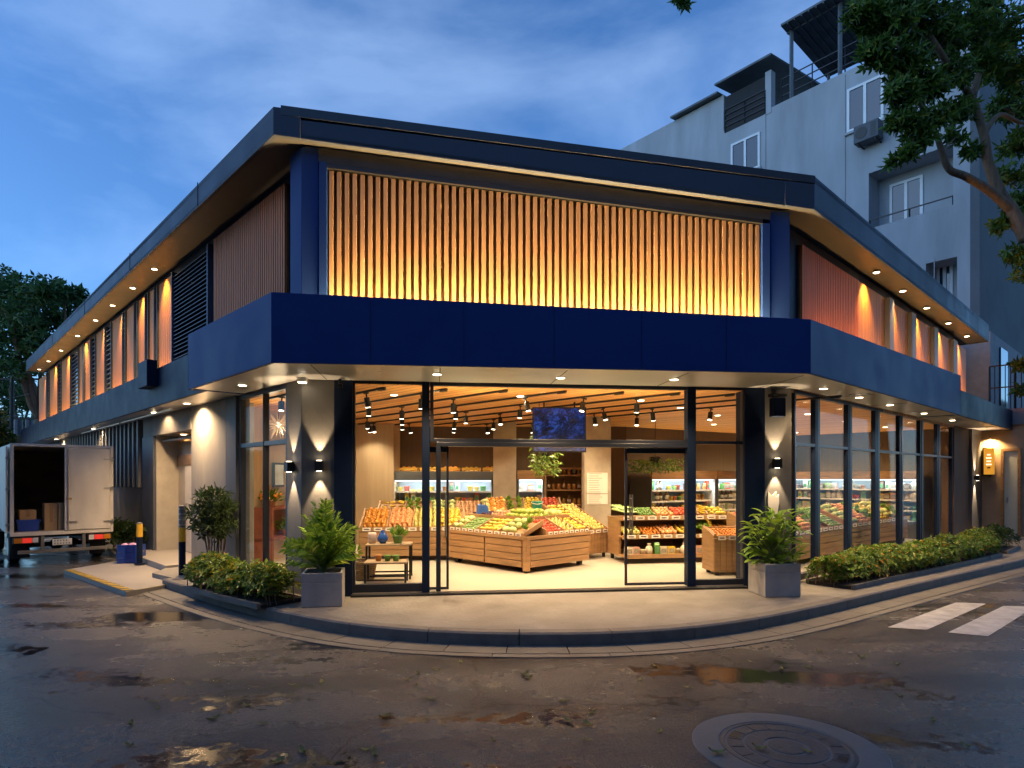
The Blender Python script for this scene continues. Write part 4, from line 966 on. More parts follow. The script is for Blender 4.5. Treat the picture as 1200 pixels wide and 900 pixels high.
# ------------------------------------------------------------------ neighbouring house with the yellow sign
nb = thing('neighbour_house', R(16, -2, 0), 'beige neighbouring house with a pale door and an upstairs balcony', 'house')
sN0, sN1 = 12.86, 25.0
S = Fr(xy(R(sN0, 0, 0)), (R.n.x, R.n.y), (-R.d.x, -R.d.y))           # its near side wall, looking towards the shop front
nwall = mat('neighbour_render', (.34, .26, .18), .8, var=.2, scale=1.5, bump=.1, bscale=20)
mb = MB(); mb.box(sN0, sN1, -5, 1.30, 0, 3.3, fr=R); mb.build('wall', nwall, parent=nb, world=True)
mb = MB(); mb.box(sN0+.9, sN1, -5, .1, 3.75, 6.2, fr=R); mb.build('upper_wall', mat('neighbour_upper', (.26, .27, .30), .8, var=.15), parent=nb, world=True)
d0, d1 = S.u(1177), S.u(1193); zt_ = S.z(1184, 529)
mb = MB(); mb.box(d0, d1, .002, .04, .15, zt_, fr=S); d_ = mb.build('door', mat('pale_door', (.50, .55, .50), .5, var=.06), parent=nb, world=True, bev=.01)
mb = MB(); mb.box(d0-.07, d0-.005, .002, .07, .15, zt_+.08, fr=S); mb.box(d1+.005, d1+.07, .002, .07, .15, zt_+.08, fr=S); mb.box(d0-.005, d1+.005, .002, .07, zt_+.005, zt_+.08, fr=S); mb.build('door_frame', oak, parent=nb, world=True)
mb = MB(); mb.tube([S(d0+.07, .06, 1.1), S(d0+.07, .06, 1.25)], .015, 8); mb.build('handle', steel, parent=d_, world=True)
mb = MB(); mb.box(sN0-.12, sN1, -1.3, 1.45, 3.3, 3.46, fr=R); mb.box(sN0-.12, sN0, .2, 1.45, 3.46, 3.75, fr=R); mb.build('balcony_slab', mat('balcony_concrete', (.22, .23, .25), .8), parent=nb, world=True)
railing(.25, 1.4, 3.75, 5.0, .08, n=2, bars=.12, par=nb, fr=S, name='balcony_railing')
railing(sN0-.05, sN1-.1, 3.46, 5.0, 1.40, n=2, bars=.14, par=nb, fr=R, name='balcony_railing')
mb = MB(); mb.box(sN0+2.2, sN0+3.3, .103, .15, 3.85, 5.9, fr=R); mb.build('balcony_door', glass_dark, parent=nb, world=True)
# lit sign box
ug0, ug1 = S.u(1155), S.u(1167); zg0, zg1 = S.z(1160, 556), S.z(1160, 526); um = (ug0+ug1)/2; hw = (ug1-ug0)/2
SY = emis('sign_yellow', (1, .42, .04), .30); SY.node_tree.nodes['Principled BSDF'].inputs['Base Color'].default_value = (.65, .30, .02, 1)
t = thing('wall_sign', S(um, 0, zg0), 'small yellow box sign glowing on the beige wall beside the pier', 'sign')
mb = MB(); mb.box(um-hw-.05, um+hw*.3, .002, .16, zg0-.05, zg1+.03, fr=S); mb.build('case', black, parent=t, world=True, bev=.01)
mb = MB(); mb.box(um-hw, um+hw, .161, .26, zg0, zg1, fr=S); mb.build('face', SY, parent=t, world=True, bev=.01)
mb = MB(); hh = zg1-zg0
for k, w in enumerate((.35, .55, .45, .55, .3)):
    z = zg1-hh*(.24+k*.125); mb.box(um-hw*w, um+hw*w, .2605, .264, z-hh*.028, z+hh*.028, fr=S, mi=0 if k < 4 else 1)
mb.build('sign_marks', [emis('sign_cream', (1, .85, .55), .6), mat('sign_red', (.5, .04, .02), .5)], parent=t, world=True)
lamp('SPOT', Vector(S(um, .13, zg1+.30))-Vector(t.location), 85, (1, .62, .26), t, (-S.n.x*.2, -S.n.y*.2, -1), 140, .8, .03)
mb = MB(); mb.tube([S(um, .0, zg1+.36), S(um, .13, zg1+.36), S(um, .13, zg1+.33)], .012, 8); mb.build('lamp_arm', black, parent=t, world=True)
# ------------------------------------------------------------------ manhole
mc = G(922, 876, 0); MR = .61
t = thing('manhole_cover', (mc.x, mc.y, 0), 'round iron manhole cover with concentric rings set in the road', 'manhole cover')
iron = mat('cast_iron', (.085, .085, .088), .5, metal=.35, var=.25, scale=14, bump=.3, bscale=60, rvar=.12); coll = mat('collar_concrete', (.13, .125, .118), .6, var=.2, scale=6, bump=.3, bscale=60, rvar=.12)
mb = MB(); mb._lathe((0, 0, 0), [(MR*.70, -.02), (MR, -.02), (MR, .004), (MR*.985, .009), (MR*.71, .010), (MR*.70, .004)], 64, 0); mb.build('collar', coll, parent=t)
mb = MB(); prof = [(MR*.695, -.02), (MR*.69, .008), (MR*.65, .010), (MR*.64, .001), (MR*.625, .001), (MR*.615, .009), (MR*.46, .009), (MR*.45, .002), (MR*.43, .002), (MR*.42, .010), (MR*.24, .010), (MR*.23, .0), (MR*.20, .0), (MR*.19, .009), (MR*.08, .0095), (.004, .0095)]
mb._lathe((0, 0, 0), prof, 64, 0)
for i in range(16):
    a = i*math.tau/16; mb.box(MR*.47, MR*.60, -.006, .006, .0092, .0125, fr=lambda x, y, z, a=a: Vector((x*math.cos(a)-y*math.sin(a), x*math.sin(a)+y*math.cos(a), z)))
mb.build('cover', iron, parent=t)
for a in (2.55, -.62): mb = MB(); mb.box(MR*.50, MR*.60, -.045, .045, .0095, .0115, fr=lambda x, y, z, a=a: Vector((x*math.cos(a)-y*math.sin(a), x*math.sin(a)+y*math.cos(a), z))); mb.build('keyhole', black, parent=t)
# ------------------------------------------------------------------ utility pole in the far left
pp = P(14, 560, 34.0)
t = thing('utility_pole', (pp.x, pp.y, 0), 'slim utility pole with crossarms in front of the dark trees', 'utility pole')
zt_ = CAMZ+(HZ-440)/FPX*34
mb = MB(); mb.tube([(0, 0, 0), (0, 0, zt_)], [.13, .09], 10); mb.build('pole', dkm, parent=t)
for z in (zt_-.2, zt_-2.3): mb = MB(); mb.bar((-1.3, 0, z), (1.8, 0, z), .1); mb.build('crossarm', dkm, parent=t)
mb = MB()
for x in (-.8, .5, 1.1): mb.tube([(x, -.2, zt_-3.2), (x, -.2, zt_-2.4)], .2, 10)
mb.build('transformer', mat('transformer_grey', (.12, .14, .17), .5), parent=t)
mb = MB()
for z in (zt_-.15, zt_-1.2, zt_-2.2): mb.tube([(-14, 6, z+.6), (0, 0, z), (3.4, -3.2, z-.2)], .02, 5)
mb.build('wire', black, parent=t)
# ------------------------------------------------------------------ inside: lights
rail0 = None; head0 = None; RL = []
for k in range(10):
    a = .35+k*.72
    b0 = -.732*a+.35; b1 = min((6.9-.6851*a)/.7278, (4.0-2.92+.7284*a)/.6857)
    if b1-b0 < .8: continue
    fr = Fr((CL.x+R.d.x*a, CL.y+R.d.y*a), L.d, (R.d.x, R.d.y))
    c = fr((b0+b1)/2, 0, CEIL); t = thing('track_rail', c, 'black track rail on the timber ceiling of the shop carrying spotlights', 'track rail', 'ceiling track rails')
    mb = MB(); mb.box(b0, b1, -.018, .018, CEIL-.03, CEIL-.002, fr=fr); mb.build('rail', black, parent=t, world=True)
    mb = MB(); mb.box(b0+.02, b0+.16, -.03, .03, CEIL-.045, CEIL-.0305, fr=fr); mb.build('feed_box', black, parent=t, world=True)
    n = max(2, int((b1-b0)/1.45)); 
    for i in range(n):
        b = b0+(b1-b0)*(i+.5+random.uniform(-.22, .22))/n; RL.append((fr(b, 0, CEIL-.031), k, i))
for loc, k, i in RL:
    if head0 is None:
        head0 = thing('track_spotlight', loc, 'black cylinder spotlight hanging from a ceiling track in the shop', 'spotlight', 'spotlights on the ceiling tracks')
        mb = MB(); mb.tube([(0, 0, -.02), (0, 0, -.07)], .012, 8); mb.box(-.05, .05, -.012, .012, -.02, 0); mb.build('arm', black, parent=head0)
        mb = MB(); mb.tube([(0, 0, -.07), (0, 0, -.075), (0, 0, -.22)], [.035, .043, .043], 14); mb.build('body', black, parent=head0, smooth=False)
        mb = MB(); mb.tube([(0, 0, -.2205), (0, 0, -.226)], .037, 14); mb.build('lens', lens_track, parent=head0)
        lamp('SPOT', (0, 0, -.24), 29, (1, .77, .48), head0, (0, 0, -1), 118, .7, .04)
    else:
        dup(head0, loc).rotation_euler = (random.uniform(-.22, .22), random.uniform(-.22, .22), random.uniform(0, 6))
o = lamp('AREA', Vector(F(FW*.5, -.22, Zt+.03))-Vector(shop.location), 22, (1, .70, .34), shop, (0, 0, 1), size=(4.2, .05)); o.rotation_euler = (math.pi-.25, 0, math.atan2(F.d.y, F.d.x))  # uplight added above the door rail to brighten the ceiling, no fixture
hw_ = dup(head0, (P(439, 0, 15.4).x, 14.85, CEIL-.031)); hw_.rotation_euler = (.25, 0, 0)
dl0 = None
for u, o in ((1.2, -1.1), (3.2, -1.0), (5.3, -1.3), (6.4, -2.3), (2.2, -3.2), (4.6, -3.4)):
    v = F(u, o, CEIL-.001)
    if dl0 is None: dl0 = make_downlight(v, 'small recessed downlight between the tracks of the timber ceiling', 'downlights in the timber ceiling', 120, 130, col=(1, .71, .39))
    else: copy_downlight(dl0, v)
for s, o in ((1.2, -1.2), (3.6, -1.2), (6.0, -1.3), (8.5, -1.2), (2.5, -2.6), (5.0, -2.6), (7.5, -2.6), (8.8, -3.6), (4.5, -3.8)): copy_downlight(dl0, R(s, o, CEIL-.001))  # more copies added to brighten the glazed wing

# ------------------------------------------------------------------ produce meshes
FRUIT = {}
def varied(name, k=0):
    if name in MATS: return MATS[name]
    m = bpy.data.materials.new(name); m.use_nodes = True; t_ = m.node_tree; p = t_.nodes['Principled BSDF']; p.inputs['Roughness'].default_value = .4
    oi = N(t_, 'ShaderNodeObjectInfo'); r = N(t_, 'ShaderNodeValToRGB'); r.color_ramp.interpolation = 'CONSTANT'; e = r.color_ramp.elements
    cs = [(.62, .55, .42), (.10, .26, .05), (.60, .42, .05), (.50, .08, .03), (.58, .52, .44), (.45, .18, .05), (.22, .34, .08), (.55, .30, .22), (.16, .10, .07)]
    cs = cs[k*2:]+cs[:k*2]; e[0].color = (*cs[0], 1); e[1].position = 1/len(cs); e[1].color = (*cs[1], 1)
    for i in range(2, len(cs)): x = e.new(i/len(cs)); x.color = (*cs[i], 1)
    t_.links.new(oi.outputs['Random'], r.inputs[0]); t_.links.new(r.outputs[0], p.inputs['Base Color']); MATS[name] = m; return m
def fr_mesh(kind):
    if kind in FRUIT: return FRUIT[kind]
    random.seed(hash(kind) % 1000 if False else sum(map(ord, kind)))
    mb = MB(); sm = True
    pm = lambda n, c, **k: mat('skin_'+n, tuple(x*.72 for x in c), k.pop('rough', .4), var=k.pop('var', .22), scale=k.pop('scale', 9), **k)
    mats = []
    if kind == 'tomato': mb.ell((0, 0, 0), (.05, .05, .043), 12, 8); mats = [pm('tomato', (.62, .09, .035))]
    elif kind == 'peach': mb.ell((0, 0, 0), .05, 12, 8); mats = [pm('peach', (.70, .24, .10), col2=(.75, .42, .16), scale=14)]
    elif kind == 'orange': mb.ell((0, 0, 0), .052, 12, 8); mats = [pm('orange', (.78, .32, .03), var=.12)]
    elif kind == 'lemon': mb.ell((0, 0, 0), (.068, .042, .042), 12, 8); mats = [pm('lemon', (.80, .58, .06), var=.12)]
    elif kind == 'mango': mb.ell((0, 0, 0), (.075, .05, .045), 12, 8); mats = [pm('mango', (.74, .48, .05), col2=(.55, .50, .08))]
    elif kind == 'green_mango': mb.ell((0, 0, 0), (.09, .06, .055), 12, 8); mats = [pm('gmango', (.20, .34, .04), col2=(.48, .52, .08))]
    elif kind == 'pear': mb.lathe((0, 0, -.05), [(.001, 0), (.045, .02), (.05, .045), (.035, .085), (.018, .11), (.001, .118)], 12); mats = [pm('pear', (.66, .60, .16))]
    elif kind == 'cabbage': mb.ell((0, 0, 0), (.085, .085, .07), 14, 9, jit=.07); mats = [pm('cabbage', (.36, .47, .14), col2=(.52, .58, .25), scale=16)]
    elif kind == 'cucumber':
        mb.tube([(-.11, 0, 0), (-.09, 0, .005), (0, 0, .012), (.09, 0, .005), (.11, 0, 0)], [.008, .024, .028, .024, .008], 9); mats = [pm('cucumber', (.10, .22, .045), col2=(.22, .34, .09), scale=16)]
    elif kind == 'carrot':
        mb.tube([(-.10, 0, 0), (-.08, 0, 0), (.02, 0, 0), (.10, 0, 0)], [.014, .024, .017, .003], 9); mats = [pm('carrot', (.74, .26, .04))]
    elif kind == 'onion': mb.lathe((0, 0, -.04), [(.008, 0), (.04, .015), (.05, .038), (.035, .065), (.010, .085), (.004, .105)], 12); mats = [pm('onion', (.42, .20, .10), col2=(.60, .38, .20), scale=14)]
    elif kind == 'aubergine':
        mb.tube([(-.1, 0, 0), (-.07, 0, 0), (0, 0, 0), (.06, 0, .005), (.09, 0, .01)], [.012, .036, .042, .026, .01], 10); mats = [pm('aubergine', (.07, .03, .07), rough=.2)]
    elif kind == 'melon': mb.ell((0, 0, 0), (.115, .085, .085), 14, 9); mats = [pm('melon', (.62, .58, .22), col2=(.50, .52, .14), scale=12)]
    elif kind == 'banana':
        for i in range(4):
            a = (i-1.5)*.22; pts = []
            for t_ in range(6):
                q = -.7+t_*.28; pts.append((.12*math.sin(q)*math.cos(a), .12*math.sin(a)*(1.1-abs(q)*.3)+i*.008, .12*(1-math.cos(q))))
            mb.tube(pts, [.008, .018, .021, .021, .018, .007], 7)
        mats = [pm('banana', (.80, .55, .05), var=.1)]
    elif kind == 'leafy':
        for i in range(22):
            a = random.uniform(0, math.tau); t_ = random.uniform(.15, 1.1); d = Vector((math.cos(a)*math.sin(t_), math.sin(a)*math.sin(t_), math.cos(t_))); s = d.cross(Vector((0, 0, 1))).normalized()*.045; e = d*random.uniform(.10, .16)
            mb.mesh([d*.02, e*.6+s, e, e*.6-s, e*.65+Vector((0, 0, .012))], [(0, 1, 4), (1, 2, 4), (2, 3, 4), (3, 0, 4)])
        mats = [leafmat('leafy_green', (.10, .22, .03), (.30, .46, .08))]; sm = False
    elif kind == 'leek':
        for i in range(7):
            x = (i-3)*.02; mb.tube([(-.2, x, 0), (.05, x*1.1, .01), (.24, x*2.2, .04+.01*(i % 2))], [.014, .014, .026], 6, 0 if i % 3 else 0)
        mats = [pm('leek', (.62, .66, .40), col2=(.18, .36, .06), scale=7)]
    elif kind == 'bag': mb.ell((0, 0, .07), (.075, .05, .085), 10, 7, jit=.1); mb.tube([(0, 0, .14), (0, 0, .155), (0, 0, .185)], [.02, .014, .04], 8); mats = [mat('clear_bag', (.62, .55, .42), .25, var=.35, scale=22)]
    elif kind == 'pack': mb.box(-.06, .06, -.045, .045, 0, .13); mb.box(-.045, .045, -.0475, -.0455, .03, .10, mi=1); mats = [varied('pack_colours'), mat('pack_label', (.30, .26, .20), .5, var=.5, scale=30)]; sm = False
    elif kind == 'jar': mb.lathe((0, 0, 0), [(.04, 0), (.043, .01), (.043, .09), (.034, .105)], 12); mb.tube([(0, 0, .105), (0, 0, .128)], .036, 12, 1); mats = [mat('jar_amber', (.40, .20, .06), .15, var=.3, scale=12), mat('jar_lid', (.55, .42, .18), .35, metal=.6)]
    elif kind == 'bottle': mb.lathe((0, 0, 0), [(.035, 0), (.037, .01), (.037, .13), (.014, .18), (.013, .22)], 12); mb.tube([(0, 0, .22), (0, 0, .24)], .015, 10, 1); mb.tube([(0, 0, .04), (0, 0, .11)], .0385, 12, 2); mats = [mat('bottle_glass', (.16, .09, .035), .12, var=.4, scale=3), black, mat('bottle_label', (.62, .56, .45), .5, var=.2, scale=20)]
    elif kind == 'tub': mb.lathe((0, 0, 0), [(.04, 0), (.05, .075), (.053, .078), (.053, .09)], 14); mats = [varied('tub_colours', 1)]
    elif kind == 'carton': mb.box(-.04, .04, -.04, .04, 0, .16); mb.mesh([(-.04, -.04, .16), (.04, -.04, .16), (.04, .04, .16), (-.04, .04, .16), (-.04, 0, .2), (.04, 0, .2)], [(0, 1, 5, 4), (2, 3, 4, 5), (1, 2, 5), (3, 0, 4)]); mb.box(-.03, .03, -.0425, -.0405, .04, .12, mi=1); mats = [varied('carton_colours', 2), mat('carton_print', (.10, .28, .12), .5, var=.5, scale=15)]; sm = False
    o = mb.build(kind, mats, smooth=sm); me = o.data; bpy.data.objects.remove(o); FRUIT[kind] = me; random.seed(len(FRUIT)*31)
    return me
NICE = {'tomato': 'ripe red tomato', 'peach': 'blushed orange peach', 'orange': 'round orange', 'lemon': 'yellow lemon', 'mango': 'yellow mango', 'green_mango': 'green mango', 'pear': 'pale yellow pear', 'cabbage': 'pale green cabbage', 'cucumber': 'green cucumber', 'carrot': 'orange carrot', 'onion': 'brown onion', 'aubergine': 'dark aubergine', 'melon': 'yellow green melon', 'banana': 'bunch of yellow bananas', 'leafy': 'head of leafy greens', 'leek': 'bundle of leeks', 'bag': 'clear bag of dry goods', 'pack': 'small paper pack', 'jar': 'amber jar with a brass lid', 'bottle': 'dark bottle with a pale label', 'tub': 'small plastic tub', 'carton': 'small drink carton'}
CATS = {'leafy': 'greens', 'leek': 'vegetable', 'bag': 'bag', 'pack': 'packet', 'jar': 'jar', 'bottle': 'bottle', 'tub': 'tub', 'carton': 'carton'}
def put(kind, loc, rot, where, sc=1.0):
    o = bpy.data.objects.new(kind, fr_mesh(kind)); COL.objects.link(o); o.location = loc; o.rotation_euler = rot; o.scale = (sc,)*3; KIDS[o.name] = []
    return tag(o, NICE[kind]+' '+where, CATS.get(kind, 'fruit' if kind in ('peach', 'orange', 'lemon', 'mango', 'green_mango', 'pear', 'melon', 'banana') else 'vegetable'), kind.replace('_', ' ')+' items '+where)
SZ = {'tomato': .098, 'peach': .1, 'orange': .105, 'lemon': .11, 'mango': .12, 'green_mango': .14, 'pear': .1, 'cabbage': .165, 'cucumber': .085, 'carrot': .07, 'onion': .1, 'aubergine': .11, 'melon': .19, 'banana': .17, 'leafy': .18, 'leek': .2}
def heap(fr, u0, u1, v0, v1, za, zb, kind, where, layers=1, sc=.80, jit=.25, dens=1.0):
    """fill the sloped tray u0..u1 x v0..v1 (height za at v0, zb at v1) of frame fr"""
    p = SZ[kind]*sc/dens
    for ly in range(layers):
        sh = ly*p*.5; nu = max(1, int((u1-u0-2*sh)/p)); nv = max(1, int((v1-v0-2*sh)/p))
        for i in range(nu):
            for j in range(nv):
                u = u0+sh+(i+.5)*(u1-u0-2*sh)/nu+random.uniform(-jit, jit)*p*.5; v = v0+sh+(j+.5)*(v1-v0-2*sh)/nv+random.uniform(-jit, jit)*p*.5
                z = za+(zb-za)*(v-v0)/(v1-v0)+p*.38+ly*p*.62
                a = math.atan2(fr.d.y, fr.d.x)
                rot = (random.uniform(-.4, .4), random.uniform(-.4, .4), random.uniform(0, 6.28)) if kind not in ('cucumber', 'carrot', 'leek', 'aubergine') else (0, random.uniform(-.1, .1), a+1.57+random.uniform(-.25, .25))
                put(kind, fr(u, v, z), rot, where, sc*random.uniform(.84, 1.16))
def lrot(fr): return math.atan2(fr.d.y, fr.d.x)
class Loc(Fr):                       # local stand frame: u along the front, v into the stand
    pass
tagm = mat('price_card', (.80, .76, .68), .5, var=.04); tagk = mat('price_ink', (.12, .05, .04), .6)
def tags(fr, u0, u1, v, z, n, par):
    mb = MB()
    for i in range(n):
        u = u0+(u1-u0)*(i+.5)/n; w = (u1-u0)/n*.36; mb.box(u-w, u+w, v-.008, v-.004, z-.035, z+.03, fr=fr)
        mb.box(u-w*.6, u+w*.6, v-.0105, v-.0085, z-.012, z+.008, fr=fr, mi=1)
    mb.build('price_tag', [tagm, tagk], parent=par, world=True)
def plank_face(mb, fr, u0, u1, v0, v1, z0, z1, n, mi=0):
    h = (z1-z0)/n
    for i in range(n): mb.box(u0, u1, v0, v1, z0+i*h+.006, z0+(i+1)*h-.006, fr=fr, mi=mi)
# ---------------- central island
kx = V2(.24, 10.65)
I = Loc(kx, R.d, L.d)                # u: right-hand face, n (o): left-hand face depth
IW, ID = 1.66, 2.15
isl = thing('produce_island', I(IW/2, ID/2, FLOOR), 'low oak plank produce island in the middle of the shop floor', 'produce stand')
zb_, zt_ = FLOOR+.09, .80
mb = MB(); mb.box(.03, IW-.03, .03, ID-.03, zb_, zt_-.02, fr=I); mb.build('carcass', oak_d, parent=isl, world=True)
mb = MB(); plank_face(mb, I, .10, IW-.02, 0, .028, zb_, zt_-.06, 4); mb.box(.0, .09, -.004, .09, zb_-.05, zt_-.05, fr=I); mb.box(-.006, IW+.01, -.012, .03, zt_-.05, zt_+.01, fr=I); mb.build('front_panel', oak, parent=isl, world=True, bev=.004)
mb = MB(); plank_face(mb, I, 0, .028, .12, ID*.5-.02, zb_, zt_-.06, 4); plank_face(mb, I, 0, .028, ID*.5+.02, ID-.02, zb_, zt_-.06, 4); mb.box(-.012, .03, .0301, ID+.01, zt_-.05, zt_+.01, fr=I); mb.build('side_panel', oak, parent=isl, world=True, bev=.004)
mb = MB(); plank_face(mb, I, IW-.028, IW, .03, ID-.02, zb_, zt_-.06, 4); plank_face(mb, I, .03, IW-.03, ID-.028, ID, zb_, zt_-.06, 4); mb.build('back_panel', oak, parent=isl, world=True)
for a, b in ((.12, .12), (IW-.14, .14), (IW-.14, ID-.14), (.14, ID-.14)):
    mb = MB(); mb.box(a-.04, a+.04, b-.04, b+.04, FLOOR, FLOOR+.09, fr=I); mb.build('leg', black, parent=isl, world=True)
TD = .52; zu = 1.03
def tray(fr, u0, u1, v0, v1, z0, z1, par, name='tray', rim=.05, divs=()):
    mb_ = MB(); mb_.b8([fr(u0, v0, z0-.02), fr(u1, v0, z0-.02), fr(u1, v1, z1-.02), fr(u0, v1, z1-.02), fr(u0, v0, z0), fr(u1, v0, z0), fr(u1, v1, z1), fr(u0, v1, z1)])
    mb_.box(u0, u1, v0-.018, v0, z0-.03, z0+rim, fr=fr)
    for u in (u0, u1, *divs): mb_.b8([fr(u-.01, v0, z0), fr(u+.01, v0, z0), fr(u+.01, v1, z1), fr(u-.01, v1, z1), fr(u-.01, v0, z0+rim+.02), fr(u+.01, v0, z0+rim+.02), fr(u+.01, v1, z1+rim+.03), fr(u-.01, v1, z1+rim+.03)])
    return mb_.build(name, oak, parent=par, world=True, bev=.003)
tray(I, .5, IW-.01, .02, TD, zt_+.012, zt_+.20, isl, divs=(.98, 1.3))
IL = Loc(kx, L.d, R.d)
tray(IL, .06, ID-.02, .02, .48, zt_+.012, zt_+.20, isl, divs=(.72, 1.32, 1.8))
mb = MB(); mb.b8([I(.478, .0, zt_), I(.498, .0, zt_), I(.498, TD, zt_), I(.478, TD, zt_), I(.478, .0, zt_+.10), I(.498, .0, zt_+.10), I(.498, TD, zt_+.27), I(.478, TD, zt_+.27)]); mb.build('corner_board', oak, parent=isl, world=True)
mb = MB(); mb.box(.48, IW-.02, TD, ID-.02, zt_, zu, fr=I); mb.box(.46, IW, TD-.02, ID, zu, zu+.025, fr=I)
for a, b, c, d in ((.46, IW, TD-.02, TD), (.46, .48, TD, ID), (IW-.02, IW, TD, ID), (.46, IW, ID-.02, ID)): mb.box(a, b, c, d, zu+.025, zu+.07, fr=I)
mb.build('upper_shelf', oak, parent=isl, world=True, bev=.004)
tags(I, .52, IW-.03, .0, zt_+.03, 8, isl); tags(IL, .1, ID-.05, .0, zt_+.03, 11, isl)
wi = 'heaped on the central plank island'
heap(I, .53, .96, .05, TD, zt_+.02, zt_+.2, 'tomato', wi+' front tray', 1); heap(I, 1.0, 1.29, .05, TD, zt_+.02, zt_+.2, 'pear', wi+' front tray'); heap(I, 1.31, IW-.02, .05, TD, zt_+.02, zt_+.2, 'lemon', wi+' front tray')
heap(IL, .1, .34, .05, .46, zt_+.02, zt_+.2, 'leafy', wi+' side tray'); heap(IL, .36, .70, .05, .46, zt_+.02, zt_+.2, 'cabbage', wi+' side tray', sc=.8); heap(IL, .74, 1.30, .05, .46, zt_+.02, zt_+.2, 'mango', wi+' side tray'); heap(IL, 1.34, 1.78, .05, .46, zt_+.02, zt_+.2, 'cucumber', wi+' side tray', dens=1.1); heap(IL, 1.82, 2.1, .05, .46, zt_+.02, zt_+.2, 'cabbage', wi+' side tray', sc=.7)
heap(I, .52, 1.15, TD+.02, 1.1, zu+.03, zu+.04, 'green_mango', wi+' upper shelf', 2); heap(I, 1.17, IW-.05, TD+.02, 1.0, zu+.03, zu+.04, 'melon', wi+' upper shelf'); heap(I, .55, 1.0, 1.15, 1.55, zu+.03, zu+.04, 'onion', wi+' upper shelf', 2); heap(I, .55, 1.0, 1.6, 2.1, zu+.03, zu+.04, 'aubergine', wi+' upper shelf')
heap(I, 1.05, 1.6, 1.15, 1.6, zu+.03, zu+.04, 'orange', wi+' upper shelf', 2)
# two fabric things on the island: a blue bag and a teal bucket
t = thing('plastic_bucket', I(1.48, 1.2, zu+.1), 'teal bucket standing among the fruit at the back of the island', 'bucket')
mb = MB(); mb.lathe((0, 0, 0), [(.085, 0), (.115, .19), (.12, .19), (.12, .205)], 18); mb.build('body', mat('teal_plastic', (.02, .32, .26), .35, var=.08), parent=t)
mb = MB(); mb.tube([(-.118, 0, .19), (-.10, -.10, .17), (0, -.14, .155), (.10, -.10, .17), (.118, 0, .19)], .006, 6); mb.build('handle', white_p, parent=t)
t = thing('shopping_bag', I(.62, 1.85, zu+.03), 'blue shopping bag leaning among the vegetables on the island', 'bag', rz=.6)
mb = MB(); mb.mesh([(-.13, -.06, 0), (.13, -.06, 0), (.13, .06, 0), (-.13, .06, 0), (-.11, -.03, .22), (.11, -.03, .20), (.11, .03, .2), (-.11, .03, .23)], MB.BF); mb.build('body', mat('blue_fabric', (.03, .12, .42), .6, var=.15, scale=8), parent=t, bev=.02)
mb = MB(); mb.tube([(-.05, -.03, .2), (-.04, -.03, .29), (.04, -.03, .29), (.05, -.03, .2)], .007, 6); mb.build('handle', mat('blue_strap', (.02, .07, .28), .6), parent=t)
# ---------------- generic sloped stand: u along its front, v into it
def stand(fr, W, D, hf, hb, label, bins, where, boards='h', shelf=None, base=.1, ntag=6):
    t_ = thing('produce_stand', fr(W/2, D/2, FLOOR), label, 'produce stand')
    mb_ = MB(); mb_.box(.02, W-.02, .02, D-.02, FLOOR+base, hf-.02, fr=fr); mb_.build('carcass', oak_d, parent=t_, world=True)
    mb_ = MB()
    if boards == 'h': plank_face(mb_, fr, 0, W, -.005, .02, FLOOR+base, hf-.03, 4)
    else:
        n = max(4, int(W/.09))
        for i in range(n): mb_.box(W*i/n+.003, W*(i+1)/n-.003, -.005, .02, FLOOR+base, hf-.03, fr=fr)
    mb_.box(-.01, W+.01, -.015, .02, hf-.03, hf, fr=fr); mb_.build('front_panel', oak, parent=t_, world=True, bev=.003)
    mb_ = MB()
    for a in (0, W-.025): mb_.b8([fr(a, 0.0201, FLOOR+base), fr(a+.025, .0201, FLOOR+base), fr(a+.025, D, FLOOR+base), fr(a, D, FLOOR+base), fr(a, .0201, hf+.05), fr(a+.025, .0201, hf+.05), fr(a+.025, D, hb+.08), fr(a, D, hb+.08)])
    mb_.box(.025, W-.025, D-.025, D, FLOOR+base, hb+.06, fr=fr); mb_.build('side_panel', oak, parent=t_, world=True, bev=.003)
    for a, b in ((.08, .08), (W-.08, .08), (.08, D-.08), (W-.08, D-.08)):
        mb_ = MB(); mb_.tube([fr(a, b, FLOOR), fr(a, b, FLOOR+base)], .035, 10); mb_.build('leg', black, parent=t_, world=True)
    n = len(bins); tray(fr, .03, W-.03, .03, D-.03, hf, hb, t_, divs=[.03+(W-.06)*i/n for i in range(1, n)])
    tags(fr, .04, W-.04, -.012, hf+.01, ntag, t_)
    for i, kd in enumerate(bins):
        a, b = .05+(W-.1)*i/n, .05+(W-.1)*(i+1)/n-.02
        heap(fr, a, b, .06, D-.06, hf+.01, hb+.01, kd, where, layers=2 if kd in ('tomato', 'orange', 'peach', 'lemon') else 1)
    return t_
s2 = Loc((-2.95, 12.2), (.99, .10), (-.10, .99))
stand(s2, 2.05, .85, .80, 1.10, 'long oak stand of orange and red fruit near the panelled pier', ['orange', 'peach', 'pear', 'lemon'], 'on the long stand near the panelled pier', ntag=9)
s2b = Loc((-2.9, 13.45), (.99, .1), (-.1, .99))
stand(s2b, 2.9, .8, .92, 1.22, 'oak stand of greens and bananas behind the long fruit stand', ['banana', 'leafy', 'cabbage', 'onion', 'melon'], 'on the stand behind the long fruit stand')
s3 = Loc((1.30, 12.35), R.d, L.d)
stand(s3, .95, 1.0, .72, 1.18, 'sloping oak stand with vertical boards beyond the island', ['mango', 'pear'], 'on the sloping stand beyond the island', boards='v', ntag=4)
s5 = Loc((3.33, 10.45), (.99, .1), (-.1, .99))
stand(s5, .62, .5, .80, .90, 'small boarded oak stand of carrots inside the fixed pane', ['carrot'], 'on the small boarded stand', boards='v', base=.06, ntag=3)
